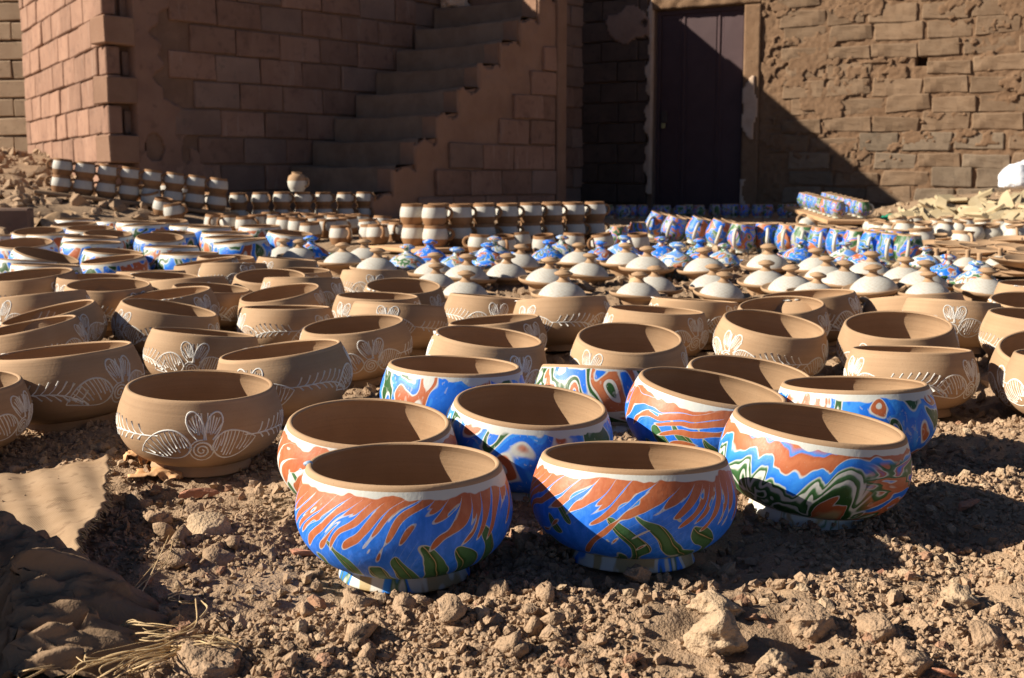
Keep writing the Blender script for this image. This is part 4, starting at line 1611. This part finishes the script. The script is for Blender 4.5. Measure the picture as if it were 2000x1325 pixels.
# stack S1 in the middle
a0, a1 = P2(848, 5.86, .114), P2(1161, 6.55, .114)
rowd = (a1 - a0) / np.linalg.norm(a1 - a0)
perp = np.array([-rowd[1], rowd[0], 0])
hs = math.atan2(rowd[1], rowd[0])
slab('board', 'clay coloured board under the mug stack in the middle', 'board', a0 + perp * .08 - np.array([0, 0, .001]), a1 + perp * .08 - np.array([0, 0, .001]), .46, .022, BOARD, .2)
for rr_, off in ((0, 0), (1, .158)):
    for i in range(8):
        for tier in (0, 1):
            q = a0 + (a1 - a0) * i / 7 + perp * off + rowd * (-.02 if rr_ else 0) + np.array([random.uniform(-.006, .006), random.uniform(-.006, .006), tier * MH])
            net_mug('net banded mug, middle stack, %s row, %s tier, %s from left' % (('front', 'back')[rr_], ('lower', 'upper')[tier], ordn(i)), q, (0, 0, 1), hs - .55 + random.uniform(-.3, .3), random.uniform(.95, 1.0) if tier else 1.0, group='mugs in the middle stack')
# stack S2 before the stairs
US2 = [415, 463, 507, 549, 590, 630, 672, 710]
b0, b1 = P2(415, 7.9, .150), P2(710, 8.5, .150)
slab('board', 'board under the mug stack before the stairs', 'board', b0 - np.array([0, 0, .001]), b1 - np.array([0, 0, .001]), .22, .02, BOARD, .2)
for i, u in enumerate(US2):
    for tier in (0, 1):
        q = P2(u, 7.9 + .6 * i / 7, .150 + tier * MH)
        net_mug('brown and white mug, stack before the stairs, %s tier, %s from the left' % (('lower', 'upper')[tier], ordn(i)), q, (0, 0, 1), -.35 + random.uniform(-.35, .35), random.uniform(.94, 1.0) if tier else 1.0, group='mugs in the stack before the stairs')
for tier in (0, 1):
    net_mug('brown and white mug behind the left end of the stack before the stairs, %s tier' % ('lower', 'upper')[tier], P2(388, 8.1, .150 + tier * MH), (0, 0, 1), 2.5, group='mugs in the stack before the stairs')
# jar on top of it
JP = [(.0, .003), (.04, .0), (.045, .006), (.060, .03), (.066, .055), (.066, .075)]
JQ = [(.066, .075), (.062, .098), (.05, .115), (.036, .122), (.035, .130), (.038, .135), (.034, .136), (.031, .125), (.05, .1), (.055, .06), (0, .02)]
j = thing('jar', 'small round jar with clay shoulder standing on top of the mug stack', 'jar', P2(579, 8.2, .150 + 2 * MH))
link('body', lathe('body', smoothprof(JP, 2), 32, WHITE_GLAZE), j)
link('shoulder', lathe('shoulder', smoothprof(JQ, 2), 32, CLAY), j)
link('handle', handle_mesh('handle', .062, .035, .10, .03, .007, CLAY), j)
j.rotation_euler = (0, 0, -.3)
# stack S3 on a plank up the bank at far left
c0, c1 = pix(118, 376, 7.55), pix(402, 398, 7.55)
c0 = np.array([c0[0], c0[1], .368]); c1 = np.array([c1[0], c1[1] + .25, .245])
slab('plank', 'plank under the mug row on the bank at far left', 'plank', c0 - np.array([0, 0, .001]), c1 - np.array([0, 0, .001]), .2, .025, WOOD, .15)
nn = Vector(c1 - c0).normalized()
upn = (-nn.z * nn.x, -nn.z * nn.y, 1)
for i in range(8):
    for tier in (0, 1):
        q = c0 + (c1 - c0) * i / 7 + np.array(Vector(upn).normalized()) * tier * MH
        net_mug('white banded mug on the bank plank, %s tier, %s from the left' % (('lower', 'upper')[tier], ordn(i)), q, upn, math.pi + .5 + random.uniform(-.1, .1), group='mugs on the bank plank')
# loose mugs
L1 = [(274, 430), (300, 434), (318, 438), (344, 440), (336, 420), (358, 426), (362, 414)]
for i, (u, v) in enumerate(sorted(L1)):
    p = pix(u, v, 7.5 + .05 * (438 - v))
    net_mug('loose white mug below the bank, left of the stair stack, %s from left' % ordn(i), (p[0], p[1], gz(p[0], p[1])), (random.uniform(-.25, .25), random.uniform(-.25, .25), 1), random.uniform(0, 6.28), group='loose mugs below the bank')
L2 = [(666, 478), (608, 470), (724, 476), (638, 464), (584, 461), (618, 455), (658, 453), (682, 457), (702, 452), (722, 463), (560, 459), (542, 455), (506, 453), (482, 457), (450, 455), (420, 452), (738, 477), (766, 466), (778, 472), (746, 456), (600, 450), (640, 448), (570, 450), (690, 446), (660, 463), (530, 448)]
for i, (u, v) in enumerate(sorted(L2)):
    t = min(ground_t(u, v), 7.4)
    p = pix(u, v, t)
    net_mug('loose white banded mug left of the middle stack, %s from the left' % ordn(i), (p[0], p[1], gz(p[0], p[1])), (random.uniform(-.08, .08), random.uniform(-.08, .08), 1), random.uniform(0, 6.28), group='loose mugs left of the middle stack')
R1 = [(936, 497), (984, 499), (1018, 492), (1064, 497), (1118, 493), (1180, 494), (1246, 494)]
for i, (u, v) in enumerate(R1):
    t = ground_t(u, v)
    p = pix(u, v, t)
    net_mug('white net mug standing behind the lids, %s from the left' % ordn(i), (p[0], p[1], gz(p[0], p[1])), (random.uniform(-.2, .2), random.uniform(-.15, .1), 1), random.uniform(0, 6.28), .92, group='mugs behind the lids')

# marbled tulip mugs
TP = [(.0, .004), (.030, .002), (.034, .0), (.036, .004), (.034, .010), (.044, .022), (.054, .042), (.057, .060), (.054, .082), (.047, .104), (.044, .116)]
TQ = [(.044, .116), (.043, .120), (.041, .121), (.039, .119), (.040, .112), (.050, .08), (.050, .05), (.03, .016), (0, .012)]
TM = [marble_swirl('marbled_mug_slip_%d' % k, 90 + 5 * k, 20, 1.2, .8, 0, 3.0, height=.12, order=k, perobj=True) for k in (4, 5, 4)]
ME_T = [lathe('body', smoothprof(TP, 2), 32, m) for m in TM]
ME_TR = lathe('rim', smoothprof(TQ, 2), 32, CLAY)
ME_TH = handle_mesh('handle', .050, .028, .098, .030, .0075, WHITE_GLAZE)


def tulip(label, p, n=(0, 0, 1), spin=0, k=1.0, group='marbled mugs in the right hand row', i=0):
    r = thing('marbled_mug', label, 'mug', group=group)
    link('body', ME_T[i % 3], r); link('rim', ME_TR, r); link('handle', ME_TH, r)
    upright(r, p, n, spin)
    r.scale = (k, k, k)
    return r


MR = [(1276, 466), (1308, 475), (1356, 478), (1396, 485), (1446, 495), (1494, 494), (1538, 497), (1570, 500), (1602, 503), (1638, 507), (1670, 510), (1704, 514), (1738, 518), (1770, 521)]
for i, (u, v) in enumerate(MR):
    t = ground_t(u, v)
    p = pix(u, v, t)
    ln = (.28, -.1, 1) if i < 4 else (.05, -.03, 1)
    tulip('marbled mug with white handle, front row right of centre, %s from left' % ordn(i), (p[0], p[1], gz(p[0], p[1]) + .002), ln, -2.0 + random.uniform(-.3, .3), 1.30 - .012 * i, i=i)
    if i in (0, 1, 3, 4, 5, 6, 8, 9, 11, 12):
        q = (p[0] + .07, p[1] + .16)
        tulip('marbled mug half hidden in the rear row, behind the %s of the front row' % ordn(i), (q[0], q[1], gz(*q) + .002), ln, random.uniform(0, 6), 1.2, group='rear row of marbled mugs', i=i + 1)
p = pix(1208, 470, 6.3)
tulip('blue and green mug standing alone at the right end of the middle stack', (p[0], p[1], gz(p[0], p[1])), (0, 0, 1), 2.6, group='marbled mugs in the right hand row', i=1)
p = pix(1246, 462, 6.7)
tulip('pale marbled mug with white handle between the stack and the marbled row', (p[0], p[1], gz(p[0], p[1])), (0, 0, 1), 3.0, group='marbled mugs in the right hand row', i=0)
# board with two rows of marbled mugs
d0, d1 = P2(1574, 9.3, .225), P2(1640, 8.35, .175)
e0, e1 = P2(1618, 9.4, .225), P2(1688, 8.45, .175)
slab('board', 'clay coloured board carrying two rows of marbled mugs near the back wall', 'board', (d0 + e0) / 2 - np.array([0, 0, .001]), (d1 + e1) / 2 - np.array([0, 0, .001]), .42, .03, BOARD, .18)
dn = Vector(d1 - d0).normalized()
dnn = (-dn.z * dn.x, -dn.z * dn.y, 1)
for rr_, (s0, s1) in enumerate(((d0, d1), (e0, e1))):
    for i in range(8):
        q = s0 + (s1 - s0) * i / 7
        tulip('marbled mug on the board near the back wall, %s row, %s from the rear' % (('left', 'right')[rr_], ordn(i)), q, dnn, -.4, 1.0, 'marbled mugs on the board', i)
# dark blue mugs in the shade by the door
DKB = TM[1]
ME_DB = lathe('body', smoothprof(TP, 2), 24, DKB)
for i in range(17):
    q = P2(1192 + i * 22.5 + random.uniform(-5, 5), 10.4 + random.uniform(-.1, .1), 0)
    r = thing('cobalt_mug', 'dark blue mug in the shaded row before the door, %s from the left' % ordn(i), 'mug', (q[0], q[1], gz(q[0], q[1])), random.uniform(0, 6), 'shaded cobalt mugs by the door')
    link('body', ME_DB, r); link('rim', ME_TR, r); link('handle', ME_TH, r)

# small white pitchers on the right
PPB = [(.0, .004), (.028, .001), (.031, .004), (.042, .018), (.048, .036), (.046, .052), (.038, .066), (.035, .074)]
PPR = [(.035, .074), (.037, .080), (.040, .086), (.036, .086), (.032, .078), (.042, .05), (.038, .02), (0, .012)]
ME_PB = lathe('body', smoothprof(PPB, 2), 28, WHITE_GLAZE)
ME_PR = lathe('rim', smoothprof(PPR, 2), 28, CLAY)
ME_PH = handle_mesh('handle', .042, .022, .076, .028, .006, CLAY)


def pitcher(label, p, n, spin, k=1.0):
    r = thing('small_pitcher', label, 'pitcher', group='small white pitchers on the right')
    link('body', ME_PB, r); link('rim', ME_PR, r); link('handle', ME_PH, r)
    upright(r, p, n, spin); r.scale = (k, k, k)


PT = [(1764, 470, 1.05), (1802, 472, 1.05), (1842, 470, 1), (1902, 476, 1), (1937, 475, 1), (1984, 478, 1), (1709, 460, .8), (1699, 455, .8), (1755, 458, 1), (1788, 456, 1), (1921, 464, 1), (1970, 468, 1), (1799, 497, 1.2), (1835, 496, .9), (1877, 499, 1.1), (1592, 466, .9), (1825, 458, .9), (1868, 462, .9), (1955, 460, .9), (1990, 462, .9), (1735, 466, .9), (1885, 455, .9), (1850, 452, .9), (1720, 462, .8)]
for i, (u, v, k) in enumerate(sorted(PT)):
    t = min(ground_t(u, v), 8.0); p = pix(u, v, t)
    pitcher('small white pitcher with clay handle at the right, %s from the left' % ordn(i), (p[0], p[1], gz(p[0], p[1])), (random.uniform(-.15, .15), random.uniform(-.15, .1), 1), random.uniform(0, 6.28), k * 1.25)
p = pix(1566, 446, 7.0)
pitcher('small white pitcher leaning over, left of the board of marbled mugs', (p[0], p[1], gz(p[0], p[1]) + .05), (.7, -.1, .8), 3.0, 1.15)

# clay plates piled at the right
PLP = [(.0, .004), (.05, .0), (.055, .003), (.075, .010), (.094, .019), (.098, .022), (.096, .0245), (.09, .0225), (.07, .015), (.05, .0095), (0, .009)]
ME_PLATE = lathe('plate', smoothprof(PLP, 2), 36, CLAY)
rp = random.Random(3)
for i in range(150):
    u, v = rp.uniform(1805, 2060), rp.uniform(494, 553)
    if v > 535 and u < 1890:
        continue
    t = ground_t(u, v); p = pix(u, v, t)
    if any((p[0] - a) ** 2 + (p[1] - b) ** 2 < (.07 + c) ** 2 for a, b, c in LPOS):
        continue
    o = link('clay_plate', ME_PLATE)
    h = rp.uniform(0, .06)
    upright(o, (p[0], p[1], gz(p[0], p[1]) + h + .004), (rp.uniform(-.14, .14), rp.uniform(-.22, .08), 1), 0)
    tag(o, 'thin unglazed clay plate in the loose pile at the right edge', 'plate', 'clay plates piled at the right edge')

# heap of cream tile shards against the back wall
SH = []
for s in range(6):
    rs = random.Random(s + 60)
    n = rs.randint(4, 6)
    pts = [((.09 + .05 * rs.random()) * math.cos(2 * math.pi * k / n + rs.uniform(-.3, .3)) * 1.25, (.05 + .03 * rs.random()) * math.sin(2 * math.pi * k / n + rs.uniform(-.3, .3))) for k in range(n)]
    V = [(x * .75, y * .8, 0) for x, y in pts] + [(x * .72, y * .77, .024) for x, y in pts]
    Fc = [tuple(range(n))[::-1], tuple(range(n, 2 * n))] + [(k, (k + 1) % n, n + (k + 1) % n, n + k) for k in range(n)]
    SH.append(mesh('tile_shard', V, Fc, False, SHARD))
for i in range(150):
    u = rp.uniform(1760, 2060); v = rp.uniform(372 + max(0, (1880 - u) * .55), 452)
    t = ground_t(u, v)
    if t > 9.9 or t < 6.5:
        continue
    p = pix(u, v, t)
    o = link('tile_shard', SH[i % 6])
    upright(o, (p[0], p[1], gz(p[0], p[1]) + rp.uniform(.0, .05)), (rp.uniform(-.8, .8), rp.uniform(-1.0, .3), 1), rp.uniform(0, 6.28))
    k = rp.uniform(.7, 1.25)
    o.scale = (k, k, 1)
    tag(o, 'cream coloured tile shard in the heap against the back wall', 'tile shard', 'tile shards in the heap by the back wall')

# ------------------------------------------------------------------ foreground: burlap, sacking, straw, stones, scraps
RE = [(905, 216), (985, 206), (1030, 198), (1050, 168), (1062, 160), (1100, 155), (1150, 143), (1185, 132)]


def right_u(v):
    return float(np.interp(v, [a for a, _ in RE], [b for _, b in RE]))


NU, NV = 44, 40
V, Fc = [], []
for j_ in range(NV + 1):
    for i_ in range(NU + 1):
        fi = i_ / NU
        vtop = 936 - 24 * fi
        v = vtop + (1180 - vtop) * j_ / NV
        ru = right_u(v) + (4 * math.sin(v * .31) + 3 * math.sin(v * .83 + 1) + 2 * math.sin(v * 1.9)) * (fi > .97)
        u = -70 + (ru + 70) * fi
        t = ground_t(u, v, .024)
        c = pix(u, v, t)
        c[2] += .014 * fi ** 3 + .003 * math.sin(u * .035 + v * .02) * math.sin(v * .03 + 1) + .0015 * math.sin(u * .09 - v * .04)
        V.append(c)
for j_ in range(NV):
    for i_ in range(NU):
        a = j_ * (NU + 1) + i_
        Fc.append((a, a + 1, a + NU + 2, a + NU + 1))
bl = thing('burlap_sheet', 'piece of burlap with frayed edge lying on the soil at the left', 'cloth', (0, 0, 0))
bo = link('cloth', mesh('cloth', V, Fc, True, BURLAP), bl)
sm = bo.modifiers.new('thick', 'SOLIDIFY'); sm.thickness = .0022; sm.offset = -1
# frayed threads
TV, TF = [], []
for j_ in range(NV):
    for q in range(3):
        f = q / 3
        a = Vector(V[j_ * (NU + 1) + NU]).lerp(Vector(V[(j_ + 1) * (NU + 1) + NU]), f)
        L = random.uniform(.002, .010)
        b = a + Vector((L, random.uniform(-.004, .004), random.uniform(-.008, 0)))
        vv, ff = tube([a - Vector((.004, 0, -.0005)), a + Vector((0, 0, .0004)), b], [.0008, .0007, .0004], 5)
        o_ = len(TV)
        TV += vv; TF += [tuple(k + o_ for k in g) for g in ff]
link('fringe', mesh('fringe', TV, TF, True, STRAW), bl)
pb = np.array([V[random.randint(0, NV) * (NU + 1) + random.randint(6, NU - 4)] for _ in range(70)])
o = scatter('dirt_on_burlap', pb[:, :2], .0012 + .0045 * rng.uniform(0, 1, 70) ** 4, 1, 8, SOIL_CLOD, z=pb[:, 2])
tag(o, 'crumbs of soil lying on the burlap sheet', 'soil')

# ridge of crumpled sacking at the left edge
CR = np.array([(-.98, .78, .20), (-.80, .90, .21), (-.68, 1.02, .20), (-.60, 1.11, .165), (-.545, 1.14, .128), (-.49, 1.125, .098), (-.455, 1.10, .075), (-.435, 1.075, .082), (-.42, 1.05, .060), (-.405, 1.01, .040), (-.395, .96, .03)])  # unseen outer end of the ridge is made taller to cast shade
ns, nc = 150, 34
ss = np.linspace(0, len(CR) - 1, ns)
px_ = np.stack([np.interp(ss, np.arange(len(CR)), CR[:, k]) for k in range(3)], 1)
tg_ = np.gradient(px_[:, :2], axis=0); tg_ /= np.linalg.norm(tg_, axis=1)[:, None]
nr_ = np.stack([tg_[:, 1], -tg_[:, 0]], 1)                       # towards the camera side
VV = []
for i_ in range(ns):
    for c in np.linspace(-1, 1, nc):                            # -1 far side foot, +1 near side foot
        zf = 1 - abs(c) ** (3.0 if c > 0 else 1.6)
        off = (.045 if c > 0 else -.10) * abs(c) ** (.7 if c > 0 else 1.0)
        VV.append((px_[i_, 0] + nr_[i_, 0] * off, px_[i_, 1] + nr_[i_, 1] * off, px_[i_, 2] * zf, ss[i_], c, nr_[i_, 0], nr_[i_, 1]))
VV = np.array(VV)
qq = np.stack([VV[:, 3] * 2.6, VV[:, 4] * 1.1, np.zeros(len(VV))], 1)
fold = (1 - 2 * np.abs(vnoise(qq, 71))) * .020 + (1 - 2 * np.abs(vnoise(qq * np.array([2.7, 2.0, 1]) + 5, 72))) * .008
fold2 = vnoise(qq * 1.7 + 9, 74) * .016 + vnoise(qq * 5 + 2, 75) * .007 + vnoise(qq * 14 + 2, 76) * .003
hx = VV[:, 0] + VV[:, 5] * fold * (1 - np.abs(VV[:, 4]) * .3); hy = VV[:, 1] + VV[:, 6] * fold * (1 - np.abs(VV[:, 4]) * .3)
hz = ground_z(hx, hy) + VV[:, 2] + fold2 * (1 - np.abs(VV[:, 4]) ** 2) - .006
iq = (np.arange(ns - 1)[:, None] * nc + np.arange(nc - 1)[None]).ravel()
q2 = np.stack([iq, iq + 1, iq + nc + 1, iq + nc], 1)
o = link('sacking_heap', mesh_np('sacking_heap', np.stack([hx, hy, hz], 1), q2, True, CLOTH))
tag(o, 'dark crumpled ridge of dusty sacking at the lower left edge', 'sacking')


def ptg(u, v, h):
    t = ground_t(u, v, h)
    return Vector(pix(u, v, t))


sr = thing('dry_straw', 'dry bent straw stalks at the lower left, over the flat clod', 'straw', (0, 0, 0))
ST = [[(480, 1262), (380, 1246), (300, 1258), (240, 1270), (180, 1290), (125, 1322)], [(350, 1265), (260, 1275), (170, 1300), (135, 1324)], [(235, 1246), (200, 1228), (165, 1205), (152, 1180), (160, 1165)],
      [(385, 1165), (392, 1188), (375, 1225), (320, 1245), (250, 1250)], [(330, 1275), (280, 1290), (235, 1324)], [(345, 1272), (300, 1296), (262, 1324)], [(325, 1270), (270, 1282), (215, 1300), (190, 1324)],
      [(470, 1256), (430, 1250), (380, 1255), (330, 1262)], [(225, 1225), (260, 1218), (300, 1222), (330, 1236)], [(230, 1236), (290, 1228), (350, 1230), (385, 1222)], [(160, 1170), (158, 1200), (170, 1240)],
      [(120, 1290), (150, 1280), (185, 1288), (230, 1280)], [(205, 1200), (170, 1192), (158, 1215), (172, 1245), (168, 1262)], [(360, 1150), (340, 1165), (385, 1180)], [(240, 1185), (270, 1150), (320, 1090), (340, 1050)],
      [(140, 1180), (200, 1222), (260, 1262)], [(475, 1268), (440, 1252), (400, 1250)], [(320, 1285), (290, 1305), (250, 1320)], [(120, 1300), (60, 1318), (20, 1324)]]
for k, c in enumerate(ST):
    for rep_ in range(3):
        pts = [ptg(u + random.uniform(-16, 16), v + random.uniform(-11, 11), .010 + .012 * math.sin(math.pi * i / (len(c) - 1)) + random.uniform(0, .006)) for i, (u, v) in enumerate(c)]
        fine = []
        for i in range(len(pts) - 1):
            a_, b_, c_, d_ = pts[max(i - 1, 0)], pts[i], pts[i + 1], pts[min(i + 2, len(pts) - 1)]
            for q in range(5):
                t = q / 5
                fine.append(.5 * (2 * b_ + (c_ - a_) * t + (2 * a_ - 5 * b_ + 4 * c_ - d_) * t * t + (3 * b_ - a_ - 3 * c_ + d_) * t ** 3))
        fine.append(pts[-1])
        r0 = random.uniform(.0004, .0012)
        vv, ff = tube(fine, [r0 * (1 - .55 * i / len(fine)) for i in range(len(fine))], 6)
        link('stalk', mesh('stalk', vv, ff, True, STRAW), sr)

STONES = [(1400, 1232, 132, 112, SOIL_PALE, 'large pale clod in the foreground, right of the centre, biggest of all'), (1393, 1178, 112, 58, SOIL_PALE, 'rounded clod just behind the biggest pale clod'), (1592, 1208, 100, 82, SOIL_CLOD, 'pitted brown clod right of the biggest pale clod'),
          (405, 1026, 108, 62, SOIL_PALE, 'pale angular clod between the burlap and the front bowl'), (312, 1014, 78, 44, SOIL_CLOD, 'flat clod beside the pale angular one near the burlap'), (372, 1000, 60, 36, SOIL_CLOD, 'small clod behind the pale angular one near the burlap'),
          (1862, 1166, 74, 52, SOIL_PALE, 'angular clod at the right, alone in front of the long shadow'), (1715, 1222, 96, 62, SOIL_CLOD, 'blocky clod right of the pitted brown one'), (1512, 1290, 74, 40, SOIL_PALE, 'flat wedge clod at the bottom, right of the biggest one'),
          (400, 1296, 190, 66, SOIL_CLOD, 'flat brick shaped clod at the bottom left under the straw'), (300, 1162, 84, 54, SOIL_CLOD, 'clod left of the straw, in front of the burlap corner'), (1560, 1150, 40, 30, SOIL_PALE, 'cream stone wedged upright near the long shadow'),
          (1746, 1165, 40, 34, SOIL_PALE, 'cream pebble beside a reddish clod at the right'), (1248, 1122, 62, 46, SOIL_CLOD, 'clod in the shadow edge in front of the right foremost bowl'), (1790, 1285, 84, 46, SOIL_CLOD, 'clod at the bottom right'), (1925, 1240, 90, 60, SOIL_CLOD, 'clod at the lower right edge'),
          (640, 735, 46, 30, SOIL_CLOD, 'clod beside the red scrap between clay bowls'), (1225, 500, 40, 28, SOIL_PALE, 'pale stone among the rear lids'), (1248, 552, 46, 30, SHARD, 'yellowish stone between the white lids'), (1140, 560, 44, 26, SOIL_CLOD, 'stone in the gap between white lids')]
for k, (u, v, wpx, hpx, m, lab) in enumerate(STONES):
    t = ground_t(u, v + hpx * .3, .0)
    p = pix(u, v + hpx * .3, t)
    vv, ff = clod_shape(4, 200 + k * 3, .34, .9)
    for q in range(7):
        aa = np.array([random.gauss(0, 1), random.gauss(0, 1), random.gauss(0, .8)]); aa /= np.linalg.norm(aa)
        vv = vv - np.clip(vv @ aa - random.uniform(.5, .75), 0, None)[:, None] * aa[None] * .92
    vv = vv * (1 + fbm(vv * 4.5 + k, 4, k, .6) * .07 - np.abs(fbm(vv * 9 + k, 2, k + 9)) * .05)[:, None]
    sx = wpx / 2 * t / F
    sz = hpx / 2 * t / F
    vv = vv * np.array([sx, (sx + sz) / 2, sz * 1.05]) * 1.08
    o = link('clod', mesh_np('clod', vv, ff, True, m))
    o.location = (p[0], p[1], gz(p[0], p[1]) + sz * .45)
    o.rotation_euler = (0, 0, random.uniform(-.5, .5))
    tag(o, lab, 'clod')
BRK = [(392, 962, 92, 20, .25, 'long pink brick splinter on the soil left of the front bowl'), (592, 1078, 54, 20, -.3, 'pink brick chip beside the foot of the front left bowl'), (1888, 986, 70, 22, .35, 'pink brick splinter in the sunlit gap at the right'), (1720, 1118, 36, 16, .2, 'small brick chip behind the cream pebble at the right'), (1845, 1308, 60, 16, -.5, 'orange brick splinter at the bottom right')]
BRK_M = plain_mat('broken_brick', (.42, .19, .115), (.50, .25, .16), 40, .95, .002, 150)
for k, (u, v, wpx, hpx, rz, lab) in enumerate(BRK):
    t = ground_t(u, v, .004)
    p = pix(u, v, t)
    L, H = wpx * t / F * .9, hpx * t / F
    vv, ff = clod_shape(3, 300 + k * 7, .22, 1.0)
    for q in range(9):
        aa = np.array([random.gauss(0, .35), random.gauss(0, 1), random.gauss(0, 1)]); aa /= np.linalg.norm(aa)
        vv = vv - np.clip(vv @ aa - random.uniform(.4, .6), 0, None)[:, None] * aa[None] * .95
    vv = vv * (1 + fbm(vv * 6 + k, 3, k) * .05)[:, None] * np.array([L / 2, H * .7, H * .62])
    o = link('brick_chip', mesh_np('brick_chip', vv, ff, False, BRK_M))
    o.location = (p[0], p[1], gz(p[0], p[1]) + H * .25)
    o.rotation_euler = (.1, -rz * .25, rz * .8)
    tag(o, lab, 'brick chip')


def crumple(name, label, cat, u, v, t, wm, hm, mat, seed, amp=.5, lift=0.0):
    """crushed sheet of paper or plastic"""
    n = 20
    X, Y = np.meshgrid(np.linspace(-1, 1, n), np.linspace(-1, 1, n))
    x, y = X.ravel(), Y.ravel()
    p = np.stack([x, y, np.full_like(x, seed)], 1)
    rad = 1 + .25 * vnoise(p * 1.5 + 11, seed + 5)
    z = (1 - np.abs(vnoise(p * 2.1, seed)) * 2.0) * amp + .35 * (1 - x * x) * (1 - y * y)
    V = np.stack([x * rad * wm / 2, y * rad * wm / 2 * .7, (z + .2) * hm], 1)
    i = (np.arange(n - 1)[:, None] * n + np.arange(n - 1)[None]).ravel()
    o = link(name, mesh_np(name, V, np.stack([i, i + 1, i + n + 1, i + n], 1), True, mat))
    c = pix(u, v, t)
    o.location = (c[0], c[1], gz(c[0], c[1]) + lift)
    md = o.modifiers.new('thick', 'SOLIDIFY'); md.thickness = .0012
    return tag(o, label, cat)


crumple('crumpled_wrapper', 'crumpled orange wrapper beside the foot of the foremost clay bowl', 'wrapper', 272, 905, ground_t(272, 905), .045, .022, ORANGE_PAPER, 3, .6)
crumple('torn_paper', 'torn brown paper lying in front of the foremost clay bowl', 'paper', 310, 930, ground_t(310, 930), .07, .012, ORANGE_PAPER, 9, .5)
crumple('red_scrap', 'red plastic scrap between the clay bowls left of the painted group', 'scrap', 698, 742, ground_t(698, 742), .035, .018, REDP, 5, .6)
vv, ff = ico(4)
fold = vnoise(vv * np.array([6, 6, 1.6]) + 4, 81) * .12 + vnoise(vv * np.array([13, 13, 4]), 82) * .06
vv = vv * (1 + fold + .25 * vnoise(vv * 1.6 + 3, 83))[:, None]
vv[:, 2] = np.where(vv[:, 2] < -.3, -.3 + (vv[:, 2] + .3) * .2, vv[:, 2])
c = pix(2003, 372, 9.25)
o = link('plastic_bag', mesh_np('plastic_bag', vv * np.array([.19, .16, .15]), ff, True, PLASTIC))
o.location = (c[0], c[1], .44)
tag(o, 'white plastic bag against the back wall at the right edge', 'bag')
crumple('green_scrap', 'green plastic scrap at the foot of the tile shard heap', 'scrap', 1738, 432, 8.6, .16, .06, GREENP, 21, .5)
crumple('burlap_bundle', 'folded brown burlap behind the marbled bowls at far left', 'cloth', 125, 425, 6.9, .55, .15, BURLAP, 33, .6)
q = pix(18, 440, 6.6)
o = box('cement_block', -.14, .14, -.09, .09, 0, .19, BLOCK_GREY, None, .012)
o.location = (q[0] - .02, q[1], gz(q[0], q[1]) - .01); o.rotation_euler = (0, 0, .25)
tag(o, 'grey cement block standing at the left edge behind the marbled bowls', 'block')
# dab of slip on the rim of the front left bowl
vv, ff = clod_shape(2, 44, .2, .6)
p0_, n0_, k0_ = POSE[nC]
ang = math.radians(180 + 3)
rim_p = Vector(p0_) + Vector((math.cos(ang) * .438 * W, math.sin(ang) * .438 * W, .512 * W)) * k0_
dab_root = [o for o in bpy.data.objects if o.get('label') == MARB_B[0][7]][0]
d_ = link('slip_dab', mesh_np('slip_dab', vv * .0055, ff, True, plain_mat('pale_blue_slip', (.35, .5, .7), (.45, .58, .75), 50, .4, .0002, 200)), dab_root)
d_.location = (math.cos(ang) * .440 * W, math.sin(ang) * .440 * W, .511 * W)
